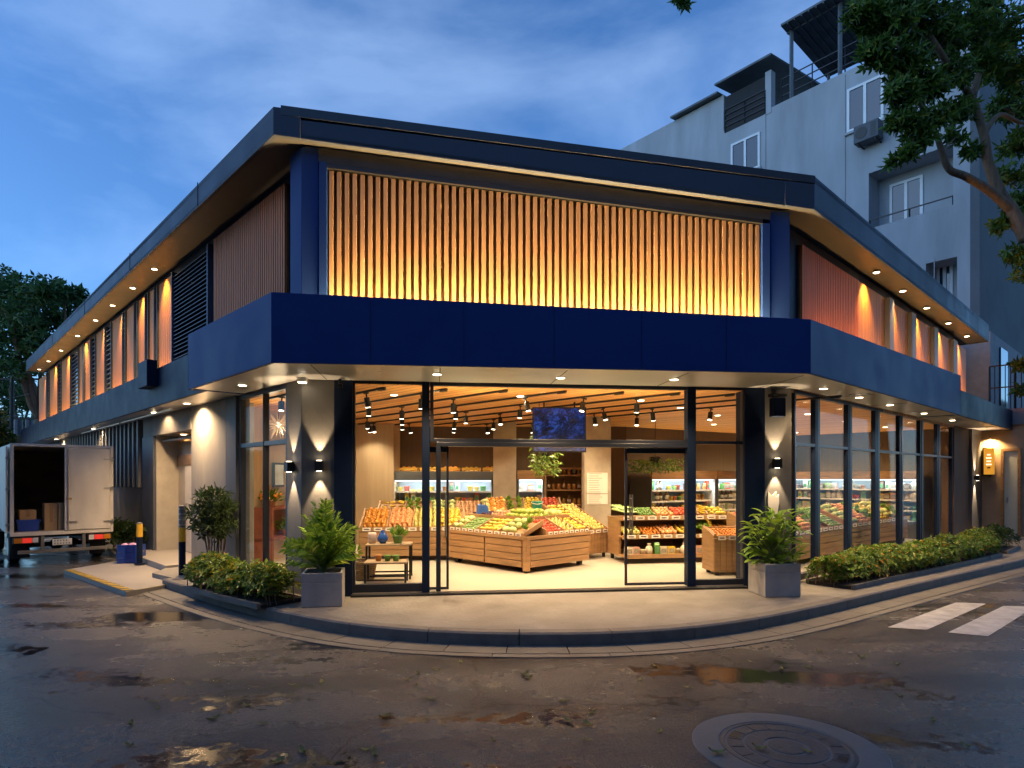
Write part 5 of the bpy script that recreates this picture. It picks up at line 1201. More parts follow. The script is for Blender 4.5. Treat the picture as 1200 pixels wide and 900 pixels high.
s6 = Loc((-.55, 13.75), (.99, .06), (-.06, .99))
stand(s6, 1.7, .75, .95, 1.28, 'oak stand of citrus and leafy heads between the island and the stone pillar', ['orange', 'leafy', 'lemon', 'tomato'], 'on the stand behind the island')
# ---------------- tiered rack by the right-hand door leaf
s4 = Loc((2.10, 11.85), (.985, .17), (-.17, .985)); W4 = 2.3
rk = thing('tiered_rack', s4(W4/2, .5, FLOOR), 'three tier oak rack of produce and packets behind the glass door leaf', 'display rack')
tiers = [(0.0, FLOOR+.12), (.12, .66), (.30, 1.0)]
mb = MB()
for v, z in tiers: mb.box(0, W4, v, 1.0, z, z+.035, fr=s4); mb.box(0, W4, v-.02, v, z-.02, z+.06, fr=s4)
mb.build('shelf', oak, parent=rk, world=True, bev=.004)
mb = MB()
for u in (.0, W4*.6, W4-.05): mb.box(u+.002, u+.048, .32, .98, FLOOR+.12, 1.0, fr=s4)
mb.box(.05, W4-.05, .97, .995, FLOOR+.16, 1.0, fr=s4)
mb.build('upright', oak, parent=rk, world=True)
for a, b in ((.08, .08), (W4*.6, .1), (W4-.08, .08), (.08, .92), (W4-.08, .92)):
    mb = MB(); mb.tube([s4(a, b, FLOOR), s4(a, b, FLOOR+.12)], .04, 10); mb.build('caster', black, parent=rk, world=True)
wr = 'on the tiered rack behind the glass door leaf'
for k, z, v in ((0, .66, .14), (1, 1.0, .32)):
    kinds = (['pear', 'carrot', 'peach', 'lemon', 'leafy', 'orange'] if k == 0 else ['leek', 'cucumber', 'peach', 'tomato', 'onion', 'mango'])
    for i, kd in enumerate(kinds):
        a = .04+i*(W4-.06)/6; heap(s4, a, a+(W4-.06)/6-.03, v, v+.38, z+.05, z+.17, kd, wr, 1)
tags(s4, .05, W4-.05, .10-.002, .69, 9, rk); tags(s4, .05, W4-.05, .28-.002, 1.03, 9, rk)
for i in range(15):
    kd = ('pack', 'pack', 'tub', 'bag', 'carton')[i % 5]; u = .12+i*(W4-.2)/15
    put(kd, s4(u, .10+.03*(i % 2), FLOOR+.157), (0, 0, lrot(s4)+random.uniform(-.15, .15)), 'on the bottom tier of the rack', 1.15)
put('banana', s4(1.7, .36, 1.16), (1.2, .3, .4), wr, 1.2); put('banana', s4(1.85, .33, .92), (1.3, .1, .9), wr, 1.2)
# ---------------- right wing: two long stands behind the glass
kind_cycle = ['peach', 'onion', 'leafy', 'bag', 'melon', 'tomato']
w1 = Loc(xy(R(.9, -.75, 0)), R.d, (-R.n.x, -R.n.y))
stand(w1, 3.4, .8, .78, 1.12, 'long oak stand of roots and peaches just inside the wing glazing', ['tomato', 'onion', 'peach', 'leafy', 'cucumber'], 'on the long stand inside the wing glazing', ntag=12)
w2 = Loc(xy(R(4.7, -.75, 0)), R.d, (-R.n.x, -R.n.y))
stand(w2, 4.0, .8, .78, 1.12, 'long oak stand of greens at the far end of the wing glazing', ['cabbage', 'peach', 'leafy', 'mango', 'melon', 'leafy'], 'on the far stand inside the wing glazing', ntag=12)
# ---------------- refrigerated cabinets: u along the front, v into the cabinet
fr_in = mat('fridge_white', (.72, .77, .80), .35, var=.04); fr_out = mat('fridge_grey', (.10, .105, .11), .4, var=.1); cool = emis('cool_tube', (.72, .88, 1.0), 1.6)
SN = [0]
def fridge(fr, W, label, where, H=1.82, D=.75, head=None, kinds=('tub', 'carton', 'pack', 'bottle'), pw=16, nsh=4, pitch=.14):
    t_ = thing('display_fridge', fr(W/2, D/2, FLOOR), label, 'fridge')
    mb_ = MB(); mb_.box(0, W, D-.05, D, FLOOR, H, fr=fr); mb_.box(0, .04, 0, D-.05, FLOOR, H, fr=fr); mb_.box(W-.04, W, 0, D-.05, FLOOR, H, fr=fr); mb_.box(.04, W-.04, 0, D-.05, FLOOR, FLOOR+.45, fr=fr); mb_.box(.04, W-.04, .05, D-.05, H-.06, H, fr=fr); mb_.build('cabinet', fr_out, parent=t_, world=True, bev=.004)
    mb_ = MB(); mb_.box(.0401, W-.0401, D-.062, D-.0501, FLOOR+.45, H-.06, fr=fr); mb_.box(.0401, .05, .02, D-.062, FLOOR+.45, H-.06, fr=fr); mb_.box(W-.05, W-.0401, .02, D-.062, FLOOR+.45, H-.06, fr=fr); mb_.box(.05, W-.05, .02, D-.062, FLOOR+.45, FLOOR+.46, fr=fr); mb_.build('liner', fr_in, parent=t_, world=True)
    mb_ = MB(); mb_.box(0, W, -.03, .05, H-.06, H+.16, fr=fr); mb_.build('head_panel', head or oak, parent=t_, world=True, bev=.004)
    mb_ = MB(); mb_.box(.06, W-.06, .06, .085, H-.085, H-.063, fr=fr); mb_.build('light_tube', cool, parent=t_, world=True)
    z_ = []
    for k in range(nsh):
        z = FLOOR+.462 if k == 0 else FLOOR+.46+k*(H-FLOOR-.52)/nsh
        z_.append(z)
        if k: mb_ = MB(); mb_.box(.05, W-.05, .12, D-.062, z-.02, z, fr=fr); mb_.build('shelf', fr_in, parent=t_, world=True)
        if k: mb_ = MB(); mb_.box(.05, W-.05, .105, .119, z-.03, z+.012, fr=fr); mb_.build('price_rail', tagm, parent=t_, world=True)
    n = max(1, int(W/1.2))
    for i in range(n):
        o_ = lamp('AREA', Vector(fr(W*(i+.5)/n, .10, H-.10))-Vector(t_.location), pw*.085, (.80, .92, 1.0), t_, (0, 0, -1), size=(W/n*.8, .08))
        zx = -Vector((fr.n.x*.6, fr.n.y*.6, -1)).normalized(); xx = Vector((fr.d.x, fr.d.y, 0)); o_.rotation_euler = Matrix((xx, zx.cross(xx), zx)).transposed().to_euler()
    o_ = lamp('AREA', Vector(fr(W/2, D-.25, H+.03))-Vector(t_.location), 3*W, (1, .70, .36), t_, (0, 0, 1), size=(W*.9, .1)); o_.rotation_euler = (math.pi, 0, lrot(fr))  # warm uplight added on the fridge top to brighten wall and ceiling
    for k, z in enumerate(z_):
        if k == 0 and H-z > 9: continue
        m_ = int((W-.16)/pitch)
        for i in range(m_):
            kd = kinds[(SN[0]//3) % len(kinds)]; SN[0] += 1
            if random.random() < .08: continue
            put(kd, fr(.10+i*(W-.2)/max(m_-1, 1), .22+random.uniform(-.03, .05), z+.001), (0, 0, lrot(fr)+random.uniform(-.3, .3)), where, random.uniform(1.15, 1.45))
    return t_
bx = lambda px, Y: P(px, 560, Y).x
f1 = Loc((bx(455, 15.5), 15.5), (1, 0), (0, 1)); fridge(f1, bx(578, 15.5)-bx(455, 15.5), 'long lit refrigerator against the back wall with yellow crates on top', 'in the long back wall refrigerator', H=1.80, head=fr_out, kinds=('tub', 'lemon', 'tub', 'carton'), pw=40, pitch=.15)
f2 = Loc((bx(606, 15.4), 15.4), (1, 0), (0, 1)); fridge(f2, bx(638, 15.4)-bx(606, 15.4), 'narrow blue lit refrigerator between the stone pillar and the timber shelves', 'in the narrow blue lit refrigerator', kinds=('pack', 'carton', 'tub'), pw=36)
b0 = Vector((2.9, 16.3, 0)); b1 = Vector(R(10.2, -4.6, 0)); d_ = (b1-b0).normalized(); nn = Vector((-d_.y, d_.x, 0))
o0 = b0-nn*.78+d_*.15
wl = (b1-b0).length-.9
f3 = Loc(xy(o0), xy(d_), xy(nn)); fridge(f3, wl*.42, 'wide blue lit refrigerator seen over the tiered rack', 'in the wide refrigerator over the tiered rack', kinds=('carton', 'bottle', 'tub', 'pack', 'jar'), pw=48, pitch=.15)
f4 = Loc(xy(o0+d_*(wl*.42+.05)), xy(d_), xy(nn)); fridge(f4, wl*.55, 'wide blue lit refrigerator farther back along the slanting wall', 'in the farther refrigerator on the slanting wall', kinds=('pack', 'tub', 'bottle', 'bag'), pw=52, pitch=.17)
f5 = Loc(xy(R(9.5, -4.1, 0)), (R.n.x, R.n.y), (R.d.x, R.d.y)); fridge(f5, 3.5, 'tall blue lit refrigerator across the far end of the glazed wing', 'in the refrigerator across the wing end', kinds=('carton', 'pack', 'bag', 'tub'), pw=52, pitch=.15)
# yellow crates on the first fridge
yc = mat('yellow_crate', (.62, .36, .05), .5, var=.15)
for i in range(5):
    u = .25+i*.52; t = thing('wooden_crate', f1(u+.2, .36, 1.80+.002), 'yellow lit fruit crate lined up on top of the long back refrigerator', 'crate', 'crates on the long refrigerator')
    mb = MB(); mb.box(-.22, .22, -.16, .16, 0, .015)
    for z in (.03, .11, .19): mb.box(-.22, .22, -.17, -.155, z, z+.06); mb.box(-.22, .22, .155, .17, z, z+.06); mb.box(-.23, -.215, -.155, .155, z, z+.06); mb.box(.215, .23, -.155, .155, z, z+.06)
    for x in (-.215, .2): mb.box(x, x+.015, -.15, -.135, .0, .25); mb.box(x, x+.015, .135, .15, 0, .25)
    mb.build('slats', yc, parent=t, bev=.003)
    for q in range(3): put('lemon' if i % 2 else 'orange', Vector(t.location)+Vector((-.12+q*.12, 0, .22)), (0, random.uniform(-.3, .3), random.uniform(0, 6)), 'in the crates on the back refrigerator', 1.3)
# timber shelves of jars
j = Loc((bx(638.5, 15.3), 15.3), (1, 0), (0, 1)); JW = bx(684.5, 15.3)-bx(638.5, 15.3)
t = thing('shelf_unit', j(JW/2, .3, FLOOR), 'dark timber shelf unit of jars and bottles beside the notice pillar', 'shelves')
mb = MB(); mb.box(0, .04, 0, .5, FLOOR, 2.05, fr=j); mb.box(JW-.04, JW, 0, .5, FLOOR, 2.05, fr=j); mb.box(.04, JW-.04, .46, .5, FLOOR, 2.05, fr=j); mb.box(.04, JW-.04, 0, .46, 2.01, 2.05, fr=j); mb.build('case', oak, parent=t, world=True)
for k in range(5):
    z = FLOOR+.25+k*.36; mb = MB(); mb.box(.041, JW-.041, .02, .459, z-.03, z, fr=j); mb.build('shelf', oak, parent=t, world=True)
    if k >= 2:
        for i in range(7): put('jar' if (i+k) % 3 else 'bottle', j(.10+i*(JW-.2)/6, .16+.04*(i % 2), z+.001), (0, 0, random.uniform(0, 6)), 'on the timber shelves by the notice pillar', 1.1)
# notices on the pillar
px0, px1 = bx(688, 13.6), bx(712, 13.6)
t = thing('notice_board', (bx(700, 13.6), 13.6, 1.1), 'pale paper notices taped to the stone pillar beyond the island', 'notice')
mb = MB(); za, zb, zc = CAMZ+(560-591)/FPX*13.6, CAMZ+(560-578.5)/FPX*13.6, CAMZ+(560-554)/FPX*13.6
mb.box(px0, px1, 13.59, 13.597, za, zb-.008); mb.box(px0, px1, 13.59, 13.597, zb+.008, zc); mb.build('paper', mat('paper', (.78, .74, .68), .7, var=.03), parent=t, world=True)
mb = MB(); w = px1-px0
for z0, z1, n in ((za, zb-.01, 5), (zb+.01, zc, 9)):
    for i in range(n):
        z = z0+(z1-z0)*(i+.6)/n; ln = random.uniform(.5, .8); mb.box(px0+.03, px0+.03+(w-.06)*ln, 13.587, 13.5895, z-.006, z+.004)
mb.build('print_lines', mat('print_grey', (.35, .28, .24), .7), parent=t, world=True)
# hanging screen with a blue leaf picture, greenery beside it
def screenmat():
    m = bpy.data.materials.new('leaf_screen'); m.use_nodes = True; t_ = m.node_tree; p = t_.nodes['Principled BSDF']; p.inputs['Roughness'].default_value = .2
    c = N(t_, 'ShaderNodeTexCoord'); w = N(t_, 'ShaderNodeTexNoise'); w.inputs['Scale'].default_value = 5; w.inputs['Distortion'].default_value = 4; w.inputs['Detail'].default_value = 6
    n = N(t_, 'ShaderNodeTexNoise'); n.inputs['Scale'].default_value = 5; n.inputs['Detail'].default_value = 4
    r = N(t_, 'ShaderNodeValToRGB'); e = r.color_ramp.elements; e[0].position = .35; e[0].color = (.0, .003, .02, 1); e[1].position = .75; e[1].color = (.02, .07, .42, 1); x = e.new(.55); x.color = (.004, .02, .10, 1); x = e.new(.9); x.color = (.05, .13, .05, 1)
    mx = N(t_, 'ShaderNodeMath', operation='MULTIPLY'); t_.links.new(c.outputs['Object'], w.inputs[0]); t_.links.new(c.outputs['Object'], n.inputs[0]); t_.links.new(w.outputs['Fac'], mx.inputs[0]); t_.links.new(n.outputs['Fac'], mx.inputs[1])
    m2 = N(t_, 'ShaderNodeMath', operation='MULTIPLY'); m2.inputs[1].default_value = 2.1; t_.links.new(mx.outputs[0], m2.inputs[0]); t_.links.new(m2.outputs[0], r.inputs[0]); t_.links.new(r.outputs[0], p.inputs['Emission Color']); p.inputs['Emission Strength'].default_value = .4; p.inputs['Base Color'].default_value = (.01, .01, .012, 1)
    return m
YS = 11.0; x0, x1 = bx(624, YS), bx(687, YS); z0, z1 = CAMZ+(560-530)/FPX*YS, CAMZ+(560-477)/FPX*YS
t = thing('hanging_screen', ((x0+x1)/2, YS, z1), 'hanging display screen showing dark blue leaves above the island', 'screen')
mb = MB(); mb.box(x0, x1, YS, YS+.07, z0, z1); mb.build('casing', black, parent=t, world=True, bev=.006)
mb = MB(); mb.box(x0+.02, x1-.02, YS-.004, YS-.0005, z0+.02, z1-.02); mb.build('display', screenmat(), parent=t, world=True)
mb = MB(); 
for x in (x0+.2, x1-.2): mb.tube([(x, YS+.04, z1), (x, YS+.04, CEIL)], .015, 8)
mb.build('hanger', black, parent=t, world=True)
def hangplant(c, r, n, label, cname='hanging_plant'):
    t_ = thing(cname, c, label, 'plant'); mb_ = MB()
    for i in range(n):
        a = random.uniform(0, math.tau); q = random.random()**.5; p = Vector((math.cos(a)*r[0]*q, math.sin(a)*r[1]*q, -random.random()*r[2])); d = Vector((random.gauss(0, 1), random.gauss(0, 1), random.gauss(-.5, .7))).normalized(); s = d.orthogonal().normalized()*.022; L_ = random.uniform(.07, .12)
        mb_.mesh([p, p+d*L_*.5+s, p+d*L_, p+d*L_*.5-s], [(0, 1, 2), (0, 2, 3)])
    mb_.build('foliage', leafmat('indoor_leaf', (.07, .15, .02), (.24, .36, .05)), parent=t_, fix=False)
    mb_ = MB(); mb_.lathe((0, 0, -.08), [(.10, 0), (.14, .12), (.13, .13)], 14); mb_.build('pot', black, parent=t_)
    mb_ = MB(); mb_.tube([(0, 0, .05), (0, 0, CEIL-c[2])], .006, 6); mb_.build('cord', black, parent=t_)
hangplant(Vector((bx(632, 11.2), 11.25, 2.70)), (.16, .16, .8), 180, 'trailing green plant hanging beside the blue screen')
hangplant(Vector((bx(640, 12.3), 12.4, 2.30)), (.3, .25, .42), 260, 'bushy green plant hanging in front of the dark back wall')
hangplant(Vector((bx(768, 14.2), 14.2, 2.22)), (.65, .25, .28), 420, 'wide green plant hanging above the tiered rack')
# nested wire tables by the left pane
def wtable(c, w, d, h, label, rz):
    t_ = thing('display_table', c, label, 'table', rz=rz); r = .016
    mb_ = MB(); mb_.box(-w/2, w/2, -d/2, d/2, h-.025, h); mb_.build('table_top', mat('table_ply', (.34, .25, .16), .4, var=.15), parent=t_, bev=.003)
    for x in (-w/2+.02, w/2-.02):
        for y in (-d/2+.02, d/2-.02): mb_ = MB(); mb_.box(x-r, x+r, y-r, y+r, 0, h-.0255); mb_.build('leg', steel_dark, parent=t_)
    mb_ = MB(); mb_.box(-w/2+.04, w/2-.04, -d/2+.012, -d/2+.03, .06, .085); mb_.box(-w/2+.04, w/2-.04, d/2-.03, d/2-.012, .06, .085); mb_.build('stretcher', steel_dark, parent=t_)
    return t_
ta = Vector((-1.98, 10.25, FLOOR)); wtable(ta, .72, .42, .56, 'taller dark wire display table holding the blue vase', .1)
tb = Vector((-1.93, 9.75, FLOOR)); wtable(tb, .64, .42, .34, 'lower dark wire display table holding a white dish set', .1)
t = thing('vase', ta+Vector((-.1, -.05, .561)), 'glossy blue vase on the taller wire table', 'vase'); mb = MB(); mb.lathe((0, 0, 0), [(.04, 0), (.085, .05), (.085, .1), (.05, .16), (.03, .19), (.035, .21)], 16); mb.build('body', mat('blue_glaze', (.02, .08, .36), .15, var=.1), parent=t, smooth=True)
t = thing('vase', ta+Vector((-.28, .0, .561)), 'matt pinkish vase on the taller wire table', 'vase'); mb = MB(); mb.lathe((0, 0, 0), [(.05, 0), (.07, .03), (.07, .15), (.06, .17)], 16); mb.build('body', mat('pink_glaze', (.55, .42, .38), .5, var=.1), parent=t, smooth=True)
t = thing('potted_plant', ta+Vector((.14, -.03, .561)), 'leafy green plant in a green pot on the taller wire table', 'plant'); mb = MB(); mb.lathe((0, 0, 0), [(.06, 0), (.09, .12), (.085, .12)], 16); mb.build('pot', mat('green_pot', (.07, .18, .04), .4), parent=t)
mb = MB()
for i in range(90):
    d = Vector((random.gauss(0, .5), random.gauss(0, .5), random.uniform(.4, 1))).normalized(); p = Vector((0, 0, .1))+d*random.uniform(.03, .14); s = d.orthogonal().normalized()*.02; mb.mesh([p, p+d*.04+s, p+d*.08, p+d*.04-s], [(0, 1, 2), (0, 2, 3)])
mb.build('foliage', MATS['indoor_leaf'], parent=t, fix=False)
for k, x in enumerate((-.12, .02, .15)):
    t = tag(put('tub', tb+Vector((x, -.02, .341)), (0, 0, k), 'on the lower wire table', 1.0), None)
t = thing('wicker_basket', (-2.38, 10.1, FLOOR), 'brown wicker basket on the floor beside the wire tables', 'basket'); mb = MB()
for k in range(9): mb.tube([((.17+.006*k)*math.cos(a*math.tau/20), (.17+.006*k)*math.sin(a*math.tau/20), .02+k*.034) for a in range(21)], .018, 6)
mb.tube([(0, 0, 0), (0, 0, .02)], .17, 20); mb.build('body', mat('wicker', (.20, .13, .07), .8, var=.3, scale=20), parent=t)
# corner seen through the side window: shelf with flowers, picture, lamp
vw = Fr(xy(q0), xy((q1-q0).normalized()), (.93, .37))
t = thing('wall_shelf', vw(1.6, .2, 0.9), 'dark red wall shelf of flowers seen through the tall side window', 'shelf'); mb = MB(); mb.box(.3, 2.9, .06, .40, 1.20, 1.25, fr=vw); mb.box(.3, 2.9, .06, .40, .62, .67, fr=vw); mb.box(.3, .36, .06, .40, FLOOR, 1.2, fr=vw); mb.box(2.84, 2.9, .06, .4, FLOOR, 1.2, fr=vw); mb.box(.36, 2.84, .06, .09, .67, 1.2, fr=vw); mb.build('boards', mat('red_board', (.20, .06, .035), .5, var=.2), parent=t, world=True)
for k in range(5):
    c = vw(.6+k*.5, .24, .671 if k % 2 else 1.251); t = thing('flower_pot', c, ('pot of %s on the red wall shelf by the side window' % ('orange flowers', 'trailing greens', 'yellow flowers', 'broad greens', 'red flowers')[k]), 'plant')
    mb = MB(); mb.lathe((0, 0, 0), [(.06, 0), (.08, .11), (.075, .11)], 14); mb.build('pot', mat('terracotta', (.35, .14, .07), .7), parent=t)
    mb = MB()
    for i in range(120):
        d = Vector((random.gauss(0, .7), random.gauss(0, .7), random.uniform(.1, 1))).normalized(); p = Vector((0, 0, .1))+d*random.uniform(.03, .2); s = d.orthogonal().normalized()*.022; mb.mesh([p, p+d*.05+s, p+d*.10, p+d*.05-s], [(0, 1, 2), (0, 2, 3)])
    mb.build('foliage', MATS['indoor_leaf'], parent=t, fix=False)
    if k % 2 == 0:
        mb = MB()
        for i in range(16): d = Vector((random.gauss(0, .7), random.gauss(0, .7), random.uniform(.3, 1))).normalized(); mb.ell(Vector((0, 0, .1))+d*.22, .028, 8, 5)
        mb.build('blossom', mat('blossom_%s' % 'abc'[k//2], ((.8, .3, .03), (.8, .6, .05), (.7, .06, .04))[k//2], .6), parent=t)
t = thing('picture_frame', vw(1.2, .1, 1.6), 'small framed pale picture on the wall seen through the side window', 'picture'); mb = MB(); mb.box(1.0, 1.4, .055, .09, 1.62, 2.1, fr=vw); mb.build('frame', black, parent=t, world=True); mb = MB(); mb.box(1.04, 1.36, .0905, .094, 1.66, 2.06, fr=vw); mb.build('print', mat('pale_print', (.55, .60, .62), .5, var=.25, scale=5), parent=t, world=True)
pc = Vector((-4.05, 11.0, 2.72)); t = thing('pendant_lamp', pc, 'spiky glowing pendant lamp behind the tall side window', 'lamp'); mb = MB(); mb.tube([(0, 0, .1), (0, 0, CEIL-pc.z)], .008, 6); mb.build('cord', black, parent=t)
mb = MB()
for i in range(70):
    d = Vector((random.gauss(0, 1), random.gauss(0, 1), random.gauss(0, .8))).normalized(); mb.tube([d*.05, d*random.uniform(.16, .27)], [.012, .003], 5)
mb.build('spikes', mat('glass_spike', (.75, .6, .4), .2, var=.1), parent=t); mb = MB(); mb.ell((0, 0, 0), .055, 12, 8); mb.build('bulb', emis('bulb', (1, .8, .5), 1.5), parent=t); lamp('POINT', (0, 0, -.02), 12, (1, .74, .45), t, radius=.28)
# ------------------------------------------------------------------ vegetation
random.seed(21)
RN = random.Random(99)
def leaf4(mb, p, d, up, Ln, W, fold=.18, droop=.0):
    s = d.cross(up); s = s.normalized() if s.length > 1e-4 else d.orthogonal().normalized()
    n = s.cross(d).normalized(); m = p+d*Ln*.5
    e = p+d*Ln-n*Ln*droop
    mb.mesh([p, m+s*W/2+n*W*fold, e, m-s*W/2+n*W*fold], [(0, 1, 2), (0, 2, 3)])
def rdir(zm=0, zs=1): return Vector((RN.gauss(0, 1), RN.gauss(0, 1), RN.gauss(zm, zs))).normalized()
def rosette(mb, p, n, Ln, W, axis=None, spread=1.0, droop=.25):
    ax = axis or rdir(.2); x = ax.orthogonal().normalized(); y = ax.cross(x); o = RN.uniform(0, 6.3)
    for i in range(n):
        a = o+i*math.tau/n+RN.uniform(-.25, .25); d = (x*math.cos(a)+y*math.sin(a)+ax*RN.uniform(-.1, .7)/spread).normalized(); d.z -= droop*RN.random(); d.normalize()
        leaf4(mb, p, d, ax, Ln*RN.uniform(.7, 1.25), W*RN.uniform(.8, 1.2), droop=.12)
def limb(mb, pts, r0, r1, n=8):
    m = len(pts); mb.tube(pts, [r0+(r1-r0)*(i/(m-1))**.8 for i in range(m)], n)
def curve(a, b, k=6, wob=.12):
    a, b = Vector(a), Vector(b); l = (b-a).length; off = rdir()*l*wob; o_ = []
    for i in range(k+1):
        t = i/k; o_.append(a.lerp(b, t)+off*math.sin(math.pi*t)+rdir()*l*.015*(0 < i < k))
    return o_
# ---- big street tree beyond the right of the shop
def tree(name, base, label, limbs, clusters, trunk, leaf, lm, twig_to=True, per=6, cat='tree', tip=.012, dens=1.0):
    t = thing(name, base, label, cat); b0 = Vector(base)
    mb = MB()
    for pts, r0, r1 in [trunk]+limbs:
        pts = [Vector(p) for p in pts]; sm = cr3(pts, 5); limb(mb, [p-b0 for p in sm], r0, r1, 10)
    allp = [Vector(p) for pts, _, _ in limbs for p in cr3([Vector(q) for q in pts], 5)]
    mf = MB()
    for c, r, n in clusters:
        n = int(n*dens)
        c = Vector(c); near = min(allp, key=lambda q: (q-c).length)
        pts = curve(near, c, 6, .1); limb(mb, [p-b0 for p in pts], max(.02, .035*r[0]/1.0), tip, 6)
        for i in range(n):
            d = rdir(); q = RN.random()**.45; p = c+Vector((d.x*r[0], d.y*r[1], d.z*r[2]))*q
            if RN.random() < .22:
                limb(mb, [x-b0 for x in curve(pts[RN.randint(2, 6)], p, 3, .08)], tip, .004, 4)
            rosette(mf, p-b0, per, leaf[0], leaf[1])
    mb.build('trunk', bark, parent=t, smooth=True, fix=False); mf.build('crown', lm, parent=t, fix=False)
    return t
def cr3(pts, k=5):
    o_ = []
    for i in range(len(pts)-1):
        p0, p1, p2, p3 = pts[max(i-1, 0)], pts[i], pts[i+1], pts[min(i+2, len(pts)-1)]
        for j in range(k):
            t = j/k; o_.append(.5*((2*p1)+(p2-p0)*t+(2*p0-5*p1+4*p2-p3)*t*t+(3*p1-p0-3*p2+p3)*t**3))
    return o_+[pts[-1]]
leaf_big = leafmat('street_tree_leaf', (.035, .075, .010), (.11, .19, .025), (.24, .24, .03), trans=.3)
YT = 15.0
T = lambda px, py, Y=YT: P(px, py, Y)
tb = Vector((13.2, 15.6, SLAB))
trunkp = [tb, tb+Vector((-.05, 0, 2.2)), tb+Vector((-.12, -.2, 4.6)), T(1222, 320, 15.2), T(1203, 281)]
limbs = [
    ([T(1203, 281), T(1186, 247), T(1172, 226), T(1158, 190), T(1153, 158), T(1139, 116), T(1118, 86, 14.6), T(1098, 55, 14.2), T(1075, 15, 14.0), T(1062, -30, 13.8)], .16, .04),
    ([T(1186, 247), T(1160, 224, 14.8), T(1132, 207, 14.5), T(1112, 198, 14.3), T(1102, 172, 14.2), T(1095, 152, 14.1), T(1078, 122, 13.9), T(1066, 92, 13.7), T(1052, 55, 13.5)], .115, .025),
    ([T(1153, 158), T(1172, 134, 15.4), T(1202, 144, 16), T(1240, 120, 16.4)], .07, .03),
    ([T(1139, 116), T(1152, 70, 15.4), T(1166, 20, 16), T(1180, -40, 16.4)], .09, .03),
    ([T(1203, 281), T(1230, 230, 15.8), T(1262, 150, 16.6), T(1290, 60, 17)], .14, .05),
    ([T(1062, -30, 13.8), T(1000, -55, 13.4), T(920, -45, 13.0), T(850, -30, 12.6), T(805, -14, 12.4)], .05, .012),
]
def cl(px, py, rpx, n, Y=None, rz=None):
    Y = Y or RN.uniform(13.2, 16.2); r = rpx/FPX*Y; return (P(px, py, Y), (r, r*.8, (rz or rpx*.62)/FPX*Y), n)
clus = [cl(1012, 18, 24, 60, 13.4), cl(1040, 30, 34, 75, 13.6), cl(1075, 20, 36, 80, 14), cl(1030, 62, 24, 55, 13.5), cl(1062, 75, 28, 75, 13.8), cl(1100, 45, 36, 80, 14.6), cl(1135, 25, 40, 85, 15.2), cl(1175, 35, 40, 85, 15.8), cl(1055, 110, 22, 55, 13.6), cl(1085, 100, 26, 60, 14), cl(1115, 85, 26, 50, 14.6), cl(1150, 75, 34, 70, 15.4), cl(1190, 85, 30, 70, 15.8),
        cl(1060, 140, 20, 40, 13.6), cl(1090, 140, 20, 40, 13.9), cl(1120, 130, 24, 45, 15), cl(1078, 165, 20, 32, 13.8), cl(1062, 181, 10, 12, 13.6), cl(1180, 125, 26, 45, 16), cl(1195, 170, 26, 45, 16.3), cl(1185, 205, 18, 22, 16.2), cl(1200, 235, 24, 38, 15.6), cl(1185, 255, 14, 14, 15.2), cl(1170, 268, 14, 12, 15.3), cl(1192, 298, 15, 20, 15.0), cl(1215, 320, 26, 30, 15.4), cl(1140, 175, 14, 16, 15), cl(1120, 160, 14, 14, 14.6), cl(1046, 190, 8, 6, 13.6),
        cl(1030, -10, 40, 40, 13.8), cl(1090, -30, 60, 50, 14.4), cl(1160, -30, 60, 50, 15.6), cl(1230, 20, 40, 40, 16.5), cl(1240, 130, 36, 40, 16.3), cl(1270, 70, 40, 40, 16.8), cl(1250, 220, 34, 30, 16), cl(800, -2, 9, 9, 12.4, 10), cl(905, -42, 20, 10, 13), cl(1197, 428, 9, 8, 14.2), cl(1205, 455, 12, 8, 14.2)]
limbs.append(([T(1222, 320, 15.2), T(1235, 360, 14.6), T(1222, 400, 14.3), T(1203, 432, 14.2)], .05, .012))
tree('street_tree', tb, 'big leafy street tree leaning in from beside the crosswalk', limbs, clus, (trunkp, .30, .165), (.20, .075), leaf_big, per=6, dens=1.7)
# ---- background trees on the far left
leaf_bg = leafmat('background_leaf', (.025, .075, .022), (.075, .16, .04), None, trans=.2)
def bgtree(px, Y, crown, label, seed):
    RN.seed(seed); base = Vector(((px-600)/FPX*Y, Y, 0)); top = max(P(0, c[1], Y).z for c in crown)
    fork = base+Vector((0, 0, top*.42)); lm = []
    for cx, cy, rp, n in crown: lm.append((curve(fork, P(cx, cy, Y+RN.uniform(-1.5, 1.5)), 4, .1), .16, .05))
    cs = [(P(cx, cy, Y+RN.uniform(-1.8, 1.8)), (rp/FPX*Y, rp/FPX*Y, rp*.7/FPX*Y), n) for cx, cy, rp, n in crown]
    tree('background_tree', base, label, lm, cs, ([base, base+Vector((.1, 0, top*.2)), fork], .3, .2), (.34, .15), leaf_bg, per=5, tip=.02)
bgtree(46, 33, [(20, 345, 30, 130), (55, 340, 24, 110), (75, 352, 22, 100), (92, 345, 13, 40), (40, 372, 36, 170), (72, 378, 22, 80), (15, 395, 30, 130), (50, 405, 24, 110), (5, 362, 24, 90), (80, 405, 14, 30), (25, 430, 24, 90)], 'broad dark tree rising beyond the far end of the roof', 3)
bgtree(-30, 36, [(-40, 330, 50, 160), (-15, 380, 45, 160), (-60, 400, 50, 150), (-10, 430, 40, 140), (5, 330, 24, 70)], 'dark tree at the edge of the view behind the truck', 5)
bgtree(20, 40, [(10, 455, 30, 150), (35, 470, 26, 130), (-15, 480, 30, 130), (15, 500, 28, 130), (45, 500, 18, 90)], 'low bushy tree standing behind the truck and utility pole', 8)
